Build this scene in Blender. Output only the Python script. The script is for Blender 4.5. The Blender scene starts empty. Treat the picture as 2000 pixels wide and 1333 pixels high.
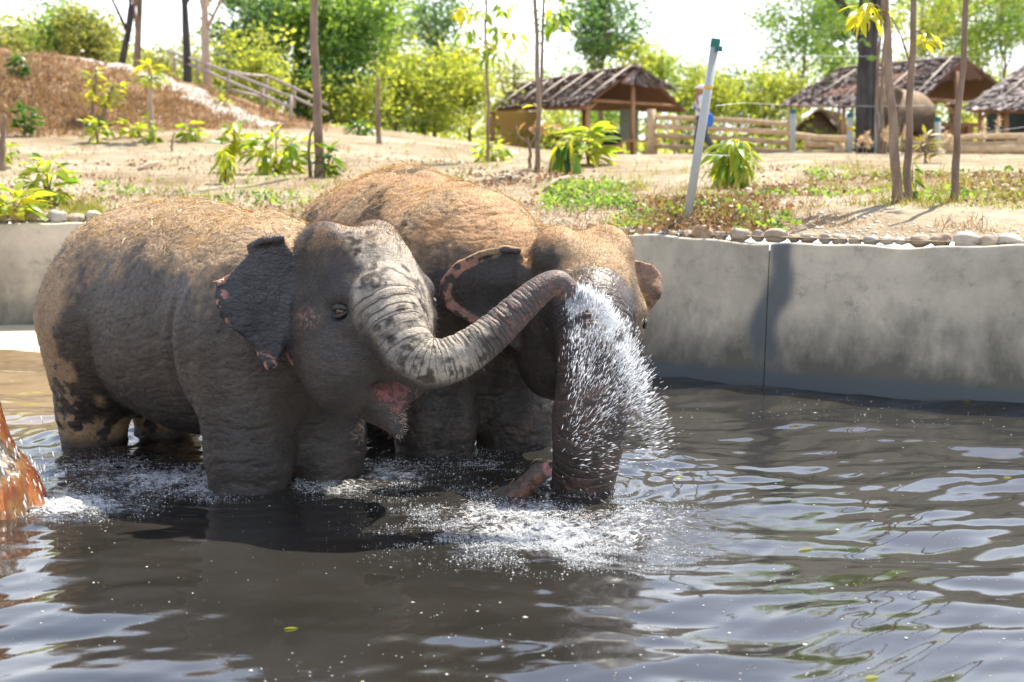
import bpy, math, random
import numpy as np
from mathutils import Vector, Matrix
random.seed(7); rng = np.random.default_rng(7)
R = math.radians
sc = bpy.context.scene
col = sc.collection

# ------------------------------------------------------------------ camera, sky, sun, exposure
CAM_H = 1.65; PITCH = math.atan(346.5/2778.0)
cam_d = bpy.data.cameras.new('camera'); cam = bpy.data.objects.new('camera', cam_d); col.objects.link(cam)
cam.location = (0, 0, CAM_H); cam.rotation_euler = (math.pi/2-PITCH, 0, 0)
cam_d.sensor_width = 36; cam_d.lens = 50; cam_d.clip_end = 2000; cam_d.clip_start = 0.05
cam_d.dof.use_dof = True; cam_d.dof.focus_distance = 7.3; cam_d.dof.aperture_fstop = 2.5
sc.camera = cam
SUN_EL, SUN_AZ = R(60), R(36)      # azimuth measured from straight ahead (+Y) towards the right (+X)
w = bpy.data.worlds.new('World'); sc.world = w; w.use_nodes = True
nt = w.node_tree; bg = nt.nodes['Background']
sky = nt.nodes.new('ShaderNodeTexSky'); sky.sky_type = 'NISHITA'; sky.sun_disc = False
sky.sun_elevation = SUN_EL; sky.sun_rotation = SUN_AZ
sky.air_density = 1.0; sky.dust_density = 1.5; sky.ozone_density = 1.0; sky.altitude = 300
# thin white haze that thickens towards the horizon, alike all round
tc = nt.nodes.new('ShaderNodeTexCoord'); sp = nt.nodes.new('ShaderNodeSeparateXYZ'); nt.links.new(tc.outputs['Generated'], sp.inputs[0])
hz = nt.nodes.new('ShaderNodeMapRange'); hz.interpolation_type = 'SMOOTHERSTEP'; nt.links.new(sp.outputs['Z'], hz.inputs[0])
hz.inputs[1].default_value = -0.05; hz.inputs[2].default_value = 0.7; hz.inputs[3].default_value = 0.95; hz.inputs[4].default_value = 0.03
hm = nt.nodes.new('ShaderNodeMix'); hm.data_type = 'RGBA'; nt.links.new(hz.outputs[0], hm.inputs[0]); nt.links.new(sky.outputs[0], hm.inputs[6]); hm.inputs[7].default_value = (9.0, 9.3, 9.9, 1)
nt.links.new(hm.outputs[2], bg.inputs[0]); bg.inputs[1].default_value = 0.13
sun_d = bpy.data.lights.new('sun', 'SUN'); sun = bpy.data.objects.new('sun', sun_d); col.objects.link(sun)
sun_d.energy = 5.0; sun_d.angle = R(0.5); sun_d.color = (1.0, 0.93, 0.82)
LDIR = Vector((math.sin(SUN_AZ)*math.cos(SUN_EL), math.cos(SUN_AZ)*math.cos(SUN_EL), math.sin(SUN_EL)))
sun.rotation_euler = LDIR.to_track_quat('Z', 'Y').to_euler(); sun.location = (10, 10, 30)
sc.view_settings.view_transform = 'Standard'; sc.view_settings.look = 'None'
sc.view_settings.exposure = 1.02; sc.view_settings.gamma = 1.0
sc.render.engine = 'CYCLES'; sc.cycles.use_denoising = True
sc.cycles.max_bounces = 8; sc.cycles.transparent_max_bounces = 8; sc.cycles.sample_clamp_indirect = 6

# ------------------------------------------------------------------ helpers
def ray(px, py):
    a, b, f = px-1000.0, py-666.5, 2778.0
    return np.array([a, f*math.cos(PITCH)-b*math.sin(PITCH), -f*math.sin(PITCH)-b*math.cos(PITCH)])
def at(px, py, Y):
    d = ray(px, py); return np.array([0, 0, CAM_H])+d*(Y/d[1])
def atz(px, py, z=0.0):
    d = ray(px, py); return np.array([0, 0, CAM_H])+d*((z-CAM_H)/d[2])

def smooth01(t): t = np.clip(t, 0, 1); return t*t*(3-2*t)
def hash3(i, j, k, seed):
    n = (i.astype(np.int64)*73856093) ^ (j.astype(np.int64)*19349663) ^ (k.astype(np.int64)*83492791) ^ (int(seed)*40503 & 0x7fffffff)
    n = (n ^ (n >> 13))*1274126177 & 0x7fffffff
    n = (n ^ (n >> 16))*668265263 & 0x7fffffff
    n = n ^ (n >> 15)
    return (n & 0xffffff)/float(0xffffff)
def vnoise(P, seed=0):
    P = np.asarray(P, dtype=np.float64); I = np.floor(P).astype(np.int64); F = P-I; F = F*F*F*(F*(F*6-15)+10)
    out = 0
    for a in (0, 1):
        wa = F[..., 0] if a else 1-F[..., 0]
        for b in (0, 1):
            wb = F[..., 1] if b else 1-F[..., 1]
            for c in (0, 1):
                wc = F[..., 2] if c else 1-F[..., 2]
                out = out+wa*wb*wc*hash3(I[..., 0]+a, I[..., 1]+b, I[..., 2]+c, seed)
    return out
def fbm(P, seed=0, octaves=4):
    P = np.asarray(P, dtype=np.float64); s = 0; a = 0.5; t = 0
    for o in range(octaves):
        s = s+a*vnoise(P*(2**o)+o*17.3, seed+o); t += a; a *= 0.5
    return s/t

def tag(o, label=None, cat=None, group=None, kind=None):
    if label: o['label'] = label
    if cat: o['category'] = cat
    if group: o['group'] = group
    if kind: o['kind'] = kind
    return o
def empty(name, loc, label=None, cat=None, group=None):
    o = bpy.data.objects.new(name, None); col.objects.link(o); o.location = Vector(loc); o.empty_display_size = 0.1
    return tag(o, label, cat, group)
def add_attr(me, name, arr):
    arr = np.asarray(arr, dtype=np.float32)
    if arr.ndim == 1:
        a = me.attributes.new(name, 'FLOAT', 'POINT'); a.data.foreach_set('value', arr)
    else:
        if arr.shape[1] == 3: arr = np.concatenate([arr, np.ones((len(arr), 1), np.float32)], 1)
        a = me.attributes.new(name, 'FLOAT_COLOR', 'POINT'); a.data.foreach_set('color', arr.ravel())
def np_mesh(name, V, F, mat, smooth=True, attrs=None):
    """V (n,3); F list of arrays (m,3) / (m,4) or one array."""
    V = np.asarray(V, dtype=np.float32)
    if isinstance(F, np.ndarray): F = [F]
    F = [np.asarray(f, dtype=np.int32) for f in F if len(f)]
    me = bpy.data.meshes.new(name)
    me.vertices.add(len(V)); me.vertices.foreach_set('co', V.ravel())
    nl = sum(f.size for f in F); npoly = sum(len(f) for f in F)
    me.loops.add(nl); me.loops.foreach_set('vertex_index', np.concatenate([f.ravel() for f in F]))
    me.polygons.add(npoly)
    tot = np.concatenate([np.full(len(f), f.shape[1], np.int32) for f in F])
    st = np.concatenate([[0], np.cumsum(tot)[:-1]]).astype(np.int32)
    me.polygons.foreach_set('loop_start', st); me.polygons.foreach_set('loop_total', tot)
    me.polygons.foreach_set('use_smooth', np.full(npoly, smooth))
    me.update(calc_edges=True); me.validate()
    if mat is not None: me.materials.append(mat)
    for k, v in (attrs or {}).items(): add_attr(me, k, v)
    return me
def link(name, me, parent=None, loc=None, rot=None, scale=None):
    o = bpy.data.objects.new(name, me); col.objects.link(o)
    if parent is not None: o.parent = parent
    if loc is not None: o.location = Vector(loc)
    if rot is not None: o.rotation_euler = rot
    if scale is not None: o.scale = scale if not isinstance(scale, (int, float)) else (scale,)*3
    return o
class MB:
    """collects tubes, boxes and quads into one mesh"""
    def __init__(s): s.V = []; s.Q = []; s.T = []; s.n = 0
    def add(s, V, Q=(), T=()):
        s.V.append(np.asarray(V, float))
        if len(Q): s.Q.append(np.asarray(Q)+s.n)
        if len(T): s.T.append(np.asarray(T)+s.n)
        s.n += len(V); return s
    def tube(s, pts, rad, sides=8, cap=True, wob=0.0):
        pts = np.asarray(pts, float); n = len(pts); rad = np.broadcast_to(np.asarray(rad, float), (n,))
        T = np.gradient(pts, axis=0); T /= np.linalg.norm(T, axis=1)[:, None]+1e-9
        ref = np.array([0, 0, 1.0]) if abs(T[0][2]) < 0.9 else np.array([1.0, 0, 0])
        V = []
        for i in range(n):
            u = np.cross(ref, T[i]); u /= np.linalg.norm(u)+1e-9; v = np.cross(T[i], u); ref = v if False else ref
            a = np.arange(sides)/sides*2*math.pi
            rr = rad[i]*(1+wob*np.sin(a*2+i*1.7)+wob*np.sin(a*3+i*0.9))
            V.append(pts[i]+np.outer(np.cos(a)*rr, u)+np.outer(np.sin(a)*rr, v))
        V = np.concatenate(V); Q = []
        for i in range(n-1):
            for k in range(sides):
                k2 = (k+1) % sides
                Q.append((i*sides+k, i*sides+k2, (i+1)*sides+k2, (i+1)*sides+k))
        Tt = []
        if cap:
            V = np.concatenate([V, pts[:1], pts[-1:]]); c0, c1 = n*sides, n*sides+1
            for k in range(sides):
                k2 = (k+1) % sides
                Tt.append((c0, k2, k)); Tt.append((c1, (n-1)*sides+k, (n-1)*sides+k2))
        return s.add(V, Q, Tt)
    def box(s, c, size, M=None):
        c = np.asarray(c, float); h = np.asarray(size, float)/2
        V = np.array([(x, y, z) for x in (-1, 1) for y in (-1, 1) for z in (-1, 1)], float)*h
        if M is not None: V = V@np.asarray(M).T
        Q = [(0, 1, 3, 2), (4, 6, 7, 5), (0, 4, 5, 1), (2, 3, 7, 6), (0, 2, 6, 4), (1, 5, 7, 3)]
        return s.add(V+c, Q)
    def mesh(s, name, mat, smooth=True, origin=None):
        V = np.concatenate(s.V)
        if origin is not None: V = V-np.asarray(origin)
        F = []
        if s.Q: F.append(np.concatenate(s.Q))
        if s.T: F.append(np.concatenate(s.T))
        return np_mesh(name, V, F, mat, smooth)
    def build(s, name, mat, parent=None, smooth=True, origin=None):
        if origin is None and parent is not None: origin = np.array(parent.matrix_basis.translation) if parent.parent is None else np.array(parent.matrix_basis.translation)+np.array(parent.parent.matrix_basis.translation)
        if origin is None: origin = np.zeros(3)
        o = link(name, s.mesh(name, mat, smooth, origin), parent)
        if parent is None: o.location = Vector(origin)
        return o

# ------------------------------------------------------------------ materials
MAT = {}
def new_mat(name):
    m = bpy.data.materials.new(name); m.use_nodes = True; MAT[name] = m
    return m, m.node_tree, m.node_tree.nodes['Principled BSDF']
def N(nt, typ, **kw):
    n = nt.nodes.new(typ)
    for k, v in kw.items():
        if k.startswith('in_'): n.inputs[k[3:].replace('_', ' ')].default_value = v
        else: setattr(n, k, v)
    return n
def ramp(nt, fac, stops):
    r = nt.nodes.new('ShaderNodeValToRGB'); e = r.color_ramp.elements
    while len(e) < len(stops): e.new(0.5)
    for el, (p, c) in zip(e, stops): el.position = p; el.color = (*c, 1)
    nt.links.new(fac, r.inputs[0]); return r
def mixc(nt, fac, a, b, blend='MIX'):
    m = nt.nodes.new('ShaderNodeMix'); m.data_type = 'RGBA'; m.blend_type = blend
    for sock, v in ((m.inputs[0], fac), (m.inputs[6], a), (m.inputs[7], b)):
        if hasattr(v, 'is_output') or isinstance(v, bpy.types.NodeSocket): nt.links.new(v, sock)
        else: sock.default_value = v if isinstance(v, (int, float)) else (*v, 1) if len(v) == 3 else v
    return m.outputs[2]
def bump(nt, bsdf, height, strength=0.3, dist=0.01, prev=None):
    b = nt.nodes.new('ShaderNodeBump'); b.inputs['Strength'].default_value = strength; b.inputs['Distance'].default_value = dist
    nt.links.new(height, b.inputs['Height'])
    if prev is not None: nt.links.new(prev.outputs[0], b.inputs['Normal'])
    nt.links.new(b.outputs[0], bsdf.inputs['Normal']); return b
def noise(nt, scale, detail=4, rough=0.55, vec=None, distortion=0.0):
    n = N(nt, 'ShaderNodeTexNoise'); n.inputs['Scale'].default_value = scale; n.inputs['Detail'].default_value = detail
    n.inputs['Roughness'].default_value = rough; n.inputs['Distortion'].default_value = distortion
    if vec is not None: nt.links.new(vec, n.inputs['Vector'])
    return n
def geo_pos(nt): return N(nt, 'ShaderNodeNewGeometry').outputs['Position']
def objco(nt): return N(nt, 'ShaderNodeTexCoord').outputs['Object']
def mapping(nt, vec, scale):
    m = N(nt, 'ShaderNodeMapping'); m.inputs['Scale'].default_value = scale; nt.links.new(vec, m.inputs['Vector']); return m.outputs[0]

def leaf_mat(name, c_lo, c_hi, trans=0.5, t_gain=1.6, rand='island', rough=0.45):
    m, nt, b = new_mat(name)
    if rand == 'island': r = N(nt, 'ShaderNodeNewGeometry').outputs['Random Per Island']
    else: r = N(nt, 'ShaderNodeObjectInfo').outputs['Random']
    rp = ramp(nt, r, [(0.0, c_lo), (0.6, tuple((a+b_)/2 for a, b_ in zip(c_lo, c_hi))), (1.0, c_hi)])
    b.inputs['Roughness'].default_value = rough
    nt.links.new(rp.outputs[0], b.inputs['Base Color'])
    t = N(nt, 'ShaderNodeBsdfTranslucent')
    g = mixc(nt, 1.0, rp.outputs[0], (t_gain*1.15, t_gain, t_gain*0.45), 'MULTIPLY')
    nt.links.new(g, t.inputs[0])
    mx = N(nt, 'ShaderNodeMixShader'); mx.inputs[0].default_value = trans
    nt.links.new(b.outputs[0], mx.inputs[1]); nt.links.new(t.outputs[0], mx.inputs[2])
    nt.links.new(mx.outputs[0], nt.nodes['Material Output'].inputs[0]); return m
def simple_mat(name, c1, c2, scale=8, rough=0.7, bumps=0.3, stretch=(1, 1, 1), dist=0.01, spec=0.3, rand=0.0):
    m, nt, b = new_mat(name); v = mapping(nt, objco(nt), stretch)
    n = noise(nt, scale, 5, 0.6, v)
    r = ramp(nt, n.outputs[0], [(0.3, c1), (0.7, c2)])
    colr = r.outputs[0]
    if rand:
        oi = N(nt, 'ShaderNodeObjectInfo').outputs['Random']
        rr = ramp(nt, oi, [(0, (1-rand,)*3), (1, (1+rand,)*3)]); colr = mixc(nt, 1.0, colr, rr.outputs[0], 'MULTIPLY')
    nt.links.new(colr, b.inputs['Base Color']); b.inputs['Roughness'].default_value = rough
    b.inputs['Specular IOR Level'].default_value = spec
    if bumps: bump(nt, b, n.outputs[0], bumps, dist)
    return m

def make_materials():
    # bank soil
    m, nt, b = new_mat('soil'); pos = geo_pos(nt)
    n1 = noise(nt, 0.55, 5, 0.6, pos); n2 = noise(nt, 3.2, 6, 0.65, pos); n3 = noise(nt, 24, 4, 0.7, pos)
    r1 = ramp(nt, n1.outputs[0], [(0.3, (0.26, 0.195, 0.12)), (0.48, (0.35, 0.285, 0.19)), (0.72, (0.49, 0.43, 0.325))])
    r2 = ramp(nt, n2.outputs[0], [(0.25, (0.55, 0.5, 0.45)), (0.5, (1, 1, 1)), (0.75, (1.15, 1.12, 1.08))])
    r3 = ramp(nt, n3.outputs[0], [(0.25, (0.65, 0.62, 0.58)), (0.5, (1, 1, 1)), (0.8, (1.2, 1.18, 1.15))])
    c = mixc(nt, 1, r1.outputs[0], r2.outputs[0], 'MULTIPLY'); c = mixc(nt, 1, c, r3.outputs[0], 'MULTIPLY')
    at_ = N(nt, 'ShaderNodeAttribute', attribute_name='mound'); n4 = noise(nt, 1.6, 6, 0.7, pos)
    rm = ramp(nt, n4.outputs[0], [(0.3, (0.16, 0.1, 0.058)), (0.5, (0.30, 0.195, 0.115)), (0.7, (0.41, 0.3, 0.185))])
    c = mixc(nt, at_.outputs['Fac'], c, rm.outputs[0])
    nt.links.new(c, b.inputs['Base Color']); b.inputs['Roughness'].default_value = 0.95; b.inputs['Specular IOR Level'].default_value = 0.1
    b1 = bump(nt, b, n2.outputs[0], 0.9, 0.09); bump(nt, b, n3.outputs[0], 0.8, 0.03, b1)
    # white gravel path / shore slab
    simple_mat('gravel', (0.34, 0.29, 0.24), (0.58, 0.53, 0.46), 9, 0.95, 0.8, dist=0.03)
    simple_mat('shore_sand', (0.5, 0.4, 0.27), (0.62, 0.52, 0.37), 2.2, 0.7, 0.15)
    simple_mat('pond_mud', (0.08, 0.06, 0.04), (0.12, 0.09, 0.06), 3, 0.9, 0.3)
    # pond wall concrete
    m, nt, b = new_mat('concrete'); pos = geo_pos(nt)
    n1 = noise(nt, 1.3, 6, 0.62, pos); n2 = noise(nt, 9, 6, 0.7, pos); n3 = noise(nt, 45, 3, 0.6, pos)
    r1 = ramp(nt, n1.outputs[0], [(0.34, (0.35, 0.30, 0.225)), (0.5, (0.50, 0.435, 0.33)), (0.64, (0.62, 0.535, 0.40))])
    r2 = ramp(nt, n2.outputs[0], [(0.26, (0.55, 0.56, 0.57)), (0.42, (0.95, 0.95, 0.95)), (0.7, (1.08, 1.07, 1.05))])
    c = mixc(nt, 1, r1.outputs[0], r2.outputs[0], 'MULTIPLY')
    # long thin cracks
    cv = mapping(nt, pos, (1, 1, 0.8)); cn = noise(nt, 2.0, 6, 0.7, cv)
    vo = N(nt, 'ShaderNodeTexVoronoi', feature='DISTANCE_TO_EDGE'); vo.inputs['Scale'].default_value = 1.1
    mv = N(nt, 'ShaderNodeMix'); mv.data_type = 'VECTOR'; mv.inputs[0].default_value = 0.35
    nt.links.new(cv, mv.inputs[4]); nt.links.new(cn.outputs['Color'], mv.inputs[5]); nt.links.new(mv.outputs[1], vo.inputs['Vector'])
    rc = ramp(nt, vo.outputs[0], [(0.0, (0.45, 0.45, 0.45)), (0.012, (1, 1, 1))])
    c = mixc(nt, 0.22, c, rc.outputs[0], 'MULTIPLY')
    # tide stains low on the wall: algae with a ragged outline
    sx = N(nt, 'ShaderNodeSeparateXYZ'); nt.links.new(pos, sx.inputs[0])
    ms = N(nt, 'ShaderNodeMapping'); ms.inputs['Scale'].default_value = (1, 1, 0.55); nt.links.new(pos, ms.inputs['Vector'])
    ns = noise(nt, 2.6, 6, 0.68, ms.outputs[0])
    ad = N(nt, 'ShaderNodeMath', operation='MULTIPLY_ADD'); nt.links.new(ns.outputs[0], ad.inputs[0]); ad.inputs[1].default_value = -1.15; nt.links.new(sx.outputs['Z'], ad.inputs[2])
    rs = ramp(nt, ad.outputs[0], [(0.0, (1, 1, 1)), (0.22, (0, 0, 0))])
    rs.color_ramp.elements[0].position = 0.0; 
    mp = N(nt, 'ShaderNodeMapRange'); nt.links.new(ad.outputs[0], mp.inputs[0]); mp.inputs[1].default_value = -0.42; mp.inputs[2].default_value = 0.05; mp.inputs[3].default_value = 0.9; mp.inputs[4].default_value = 0.0
    c = mixc(nt, mp.outputs[0], c, (0.1, 0.095, 0.07))
    sa = N(nt, 'ShaderNodeAttribute', attribute_name='streak_waterline')
    c = mixc(nt, sa.outputs['Fac'], c, (0.10, 0.115, 0.12))
    nt.links.new(c, b.inputs['Base Color']); b.inputs['Roughness'].default_value = 0.85
    b1 = bump(nt, b, n2.outputs[0], 0.35, 0.012); bump(nt, b, n3.outputs[0], 0.25, 0.004, b1)
    simple_mat('concrete_plain', (0.4, 0.32, 0.2), (0.55, 0.46, 0.32), 6, 0.8, 0.3)
    simple_mat('joint_fill', (0.03, 0.03, 0.03), (0.06, 0.06, 0.055), 20, 0.9, 0.3)
    # stones
    m, nt, b = new_mat('river_stone'); oi = N(nt, 'ShaderNodeObjectInfo').outputs['Random']
    r = ramp(nt, oi, [(0, (0.5, 0.44, 0.36)), (0.3, (0.42, 0.31, 0.21)), (0.55, (0.58, 0.54, 0.47)), (0.8, (0.33, 0.31, 0.28)), (1, (0.48, 0.36, 0.25))])
    n = noise(nt, 14, 5, 0.65, objco(nt)); r2 = ramp(nt, n.outputs[0], [(0.3, (0.7, 0.68, 0.66)), (0.7, (1.15, 1.13, 1.1))])
    nt.links.new(mixc(nt, 1, r.outputs[0], r2.outputs[0], 'MULTIPLY'), b.inputs['Base Color']); b.inputs['Roughness'].default_value = 0.8
    bump(nt, b, n.outputs[0], 0.4, 0.01)
    # water
    m, nt, b = new_mat('pond_water'); pos = geo_pos(nt)
    sh = N(nt, 'ShaderNodeAttribute', attribute_name='shallow'); ch = N(nt, 'ShaderNodeAttribute', attribute_name='chop')
    nm = noise(nt, 0.9, 4, 0.6, pos)
    rm = ramp(nt, nm.outputs[0], [(0.3, (0.017, 0.0155, 0.0125)), (0.7, (0.033, 0.030, 0.025))])
    wc = mixc(nt, sh.outputs['Fac'], rm.outputs[0], (0.3, 0.2, 0.1))
    f1 = noise(nt, 30, 5, 0.75, mapping(nt, pos, (1, 1.5, 1)), 0.6); fa = N(nt, 'ShaderNodeMath', operation='MULTIPLY_ADD'); nt.links.new(ch.outputs['Fac'], fa.inputs[0]); fa.inputs[1].default_value = 0.33; nt.links.new(f1.outputs[0], fa.inputs[2])
    ff = N(nt, 'ShaderNodeMapRange'); nt.links.new(fa.outputs[0], ff.inputs[0]); ff.inputs[1].default_value = 0.68; ff.inputs[2].default_value = 0.86; ff.inputs[3].default_value = 0.0; ff.inputs[4].default_value = 0.8
    nt.links.new(mixc(nt, ff.outputs[0], wc, (0.8, 0.8, 0.78)), b.inputs['Base Color'])
    b.inputs['Roughness'].default_value = 0.015; b.inputs['IOR'].default_value = 1.95
    nb = noise(nt, 16, 4, 0.6, mapping(nt, pos, (0.7, 1.9, 1)))
    mu = N(nt, 'ShaderNodeMath', operation='MULTIPLY'); nt.links.new(nb.outputs[0], mu.inputs[0]); nt.links.new(ch.outputs['Fac'], mu.inputs[1])
    bump(nt, b, mu.outputs[0], 1.0, 0.02)
    # wet white water
    m, nt, b = new_mat('foam'); b.inputs['Base Color'].default_value = (0.86, 0.87, 0.86, 1); b.inputs['Roughness'].default_value = 0.25
    t = N(nt, 'ShaderNodeBsdfTranslucent'); t.inputs[0].default_value = (0.9, 0.92, 0.93, 1)
    mx = N(nt, 'ShaderNodeMixShader'); mx.inputs[0].default_value = 0.45; nt.links.new(b.outputs[0], mx.inputs[1]); nt.links.new(t.outputs[0], mx.inputs[2]); nt.links.new(mx.outputs[0], nt.nodes['Material Output'].inputs[0])
    m, nt, b = new_mat('drop'); b.inputs['Base Color'].default_value = (0.95, 0.97, 1, 1); b.inputs['Roughness'].default_value = 0.12; b.inputs['Transmission Weight'].default_value = 0.6; b.inputs['IOR'].default_value = 1.33
    t = N(nt, 'ShaderNodeBsdfTranslucent'); t.inputs[0].default_value = (0.95, 0.97, 1.0, 1)
    mx = N(nt, 'ShaderNodeMixShader'); mx.inputs[0].default_value = 0.5; nt.links.new(b.outputs[0], mx.inputs[1]); nt.links.new(t.outputs[0], mx.inputs[2]); nt.links.new(mx.outputs[0], nt.nodes['Material Output'].inputs[0])
    simple_mat('debris', (0.7, 0.64, 0.5), (0.8, 0.78, 0.7), 30, 0.7, 0)
    # elephant skin: pigment from the vertex attribute, cracks and creases from the nodes
    m, nt, b = new_mat('elephant_skin'); oc = objco(nt)
    a = N(nt, 'ShaderNodeAttribute', attribute_name='pigment'); wv = N(nt, 'ShaderNodeAttribute', attribute_name='wet')
    n1 = noise(nt, 7, 6, 0.65, oc); n2 = noise(nt, 38, 5, 0.7, oc)
    r1 = ramp(nt, n1.outputs[0], [(0.25, (0.62, 0.62, 0.63)), (0.5, (1, 1, 1)), (0.75, (1.25, 1.22, 1.18))])
    r2 = ramp(nt, n2.outputs[0], [(0.3, (0.75, 0.75, 0.75)), (0.5, (1, 1, 1)), (0.75, (1.2, 1.19, 1.17))])
    c = mixc(nt, 1, a.outputs['Color'], r1.outputs[0], 'MULTIPLY'); c = mixc(nt, 1, c, r2.outputs[0], 'MULTIPLY')
    vv = N(nt, 'ShaderNodeVectorMath', operation='ADD'); nn = noise(nt, 16, 3, 0.5, oc)
    vs = N(nt, 'ShaderNodeVectorMath', operation='SCALE'); vs.inputs['Scale'].default_value = 0.05; nt.links.new(nn.outputs['Color'], vs.inputs[0])
    nt.links.new(oc, vv.inputs[0]); nt.links.new(vs.outputs[0], vv.inputs[1])
    mv = mapping(nt, vv.outputs[0], (0.75, 0.75, 1.25))
    vo = N(nt, 'ShaderNodeTexVoronoi', feature='DISTANCE_TO_EDGE'); vo.inputs['Scale'].default_value = 42; nt.links.new(mv, vo.inputs['Vector'])
    vo2 = N(nt, 'ShaderNodeTexVoronoi', feature='DISTANCE_TO_EDGE'); vo2.inputs['Scale'].default_value = 95; nt.links.new(vv.outputs[0], vo2.inputs['Vector'])
    rv = ramp(nt, vo.outputs[0], [(0.0, (0, 0, 0)), (0.12, (1, 1, 1))]); rv2 = ramp(nt, vo2.outputs[0], [(0.0, (0, 0, 0)), (0.2, (1, 1, 1))])
    rc = ramp(nt, vo.outputs[0], [(0.0, (0.5, 0.5, 0.5)), (0.07, (1, 1, 1))])
    c = mixc(nt, 0.55, c, rc.outputs[0], 'MULTIPLY')
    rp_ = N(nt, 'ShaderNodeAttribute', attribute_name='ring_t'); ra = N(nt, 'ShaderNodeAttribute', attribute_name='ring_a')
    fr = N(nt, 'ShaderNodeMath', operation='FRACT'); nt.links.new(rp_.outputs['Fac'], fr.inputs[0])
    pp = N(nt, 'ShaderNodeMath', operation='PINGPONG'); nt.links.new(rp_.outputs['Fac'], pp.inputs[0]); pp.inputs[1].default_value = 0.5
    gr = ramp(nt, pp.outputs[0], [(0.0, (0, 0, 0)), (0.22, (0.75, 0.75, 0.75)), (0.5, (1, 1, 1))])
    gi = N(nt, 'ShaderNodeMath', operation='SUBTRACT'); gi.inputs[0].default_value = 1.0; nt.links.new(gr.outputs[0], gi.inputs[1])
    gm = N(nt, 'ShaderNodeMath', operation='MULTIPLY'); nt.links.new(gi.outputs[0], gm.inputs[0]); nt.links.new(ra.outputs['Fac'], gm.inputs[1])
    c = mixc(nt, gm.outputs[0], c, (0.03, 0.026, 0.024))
    nt.links.new(c, b.inputs['Base Color'])
    rr = N(nt, 'ShaderNodeMapRange'); nt.links.new(wv.outputs['Fac'], rr.inputs[0]); rr.inputs[3].default_value = 0.8; rr.inputs[4].default_value = 0.32
    nt.links.new(rr.outputs[0], b.inputs['Roughness']); b.inputs['Specular IOR Level'].default_value = 0.4
    b1 = bump(nt, b, rv.outputs[0], 0.32, 0.005); b2 = bump(nt, b, rv2.outputs[0], 0.22, 0.003, b1); b3 = bump(nt, b, n2.outputs[0], 0.2, 0.005, b2); gn = N(nt, 'ShaderNodeMath', operation='MULTIPLY'); gn.inputs[1].default_value = -1.0; nt.links.new(gm.outputs[0], gn.inputs[0]); bump(nt, b, gn.outputs[0], 0.9, 0.008, b3)
    m, nt, b = new_mat('eye'); b.inputs['Base Color'].default_value = (0.03, 0.013, 0.007, 1); b.inputs['Roughness'].default_value = 0.05
    simple_mat('lid_skin', (0.03, 0.028, 0.026), (0.075, 0.066, 0.058), 60, 0.5, 0.5, dist=0.004)
    leaf_mat('hair_dark', (0.06, 0.04, 0.03), (0.2, 0.12, 0.07), 0.35, 1.3)
    leaf_mat('hair_red', (0.07, 0.045, 0.03), (0.42, 0.25, 0.13), 0.45, 1.2)
    leaf_mat('straw', (0.3, 0.19, 0.08), (0.72, 0.52, 0.26), 0.25, 1.1)
    # spillway
    m, nt, b = new_mat('spillway_stone'); oc = objco(nt); mv = mapping(nt, oc, (1, 1, 0.35))
    n1 = noise(nt, 5, 4, 0.6, mv); n2 = noise(nt, 20, 5, 0.6, mv)
    r = ramp(nt, n1.outputs[0], [(0.34, (0.22, 0.05, 0.03)), (0.43, (0.34, 0.12, 0.045)), (0.52, (0.36, 0.2, 0.075)), (0.58, (0.08, 0.075, 0.075)), (0.68, (0.32, 0.24, 0.15))])
    nt.links.new(r.outputs[0], b.inputs['Base Color']); b.inputs['Roughness'].default_value = 0.15
    bump(nt, b, n2.outputs[0], 0.5, 0.03)
    m, nt, b = new_mat('running_water'); b.inputs['Base Color'].default_value = (0.9, 0.93, 0.95, 1); b.inputs['Roughness'].default_value = 0.08; b.inputs['Transmission Weight'].default_value = 1.0; b.inputs['IOR'].default_value = 1.33
    n = noise(nt, 14, 4, 0.6, mapping(nt, objco(nt), (1, 1, 0.25))); bump(nt, b, n.outputs[0], 0.8, 0.03)
    # wood, thatch, bark
    simple_mat('bark', (0.13, 0.085, 0.06), (0.3, 0.22, 0.16), 10, 0.9, 0.8, (1, 1, 0.3), 0.02, rand=0.15)
    simple_mat('bark_dark', (0.03, 0.03, 0.03), (0.1, 0.085, 0.08), 9, 0.9, 0.8, (1, 1, 0.25), 0.03)
    simple_mat('bark_pale', (0.32, 0.23, 0.17), (0.5, 0.38, 0.29), 8, 0.9, 0.6, (1, 1, 0.3), 0.02)
    simple_mat('log', (0.4, 0.27, 0.15), (0.62, 0.46, 0.29), 6, 0.75, 0.4, (1, 1, 1), 0.01, rand=0.15)
    simple_mat('post_wood', (0.3, 0.16, 0.085), (0.44, 0.26, 0.15), 8, 0.8, 0.4, (1, 1, 0.3), rand=0.12)
    simple_mat('bamboo', (0.5, 0.4, 0.3), (0.66, 0.58, 0.48), 5, 0.6, 0.2, rand=0.12)
    simple_mat('rail_grey', (0.28, 0.23, 0.2), (0.42, 0.36, 0.31), 7, 0.8, 0.3, rand=0.1)
    leaf_mat('thatch', (0.06, 0.045, 0.042), (0.42, 0.34, 0.32), 0.12, 0.9, rough=0.7)
    simple_mat('roof_under', (0.11, 0.05, 0.033), (0.19, 0.09, 0.058), 12, 0.9, 0.5)
    leaf_mat('mat_wall', (0.46, 0.4, 0.28), (0.58, 0.51, 0.38), 0.5, 1.0)
    simple_mat('board_green', (0.2, 0.23, 0.16), (0.28, 0.31, 0.23), 8, 0.8, 0.2)
    simple_mat('dark_screen', (0.03, 0.045, 0.04), (0.06, 0.08, 0.07), 8, 0.8, 0.2)
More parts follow.
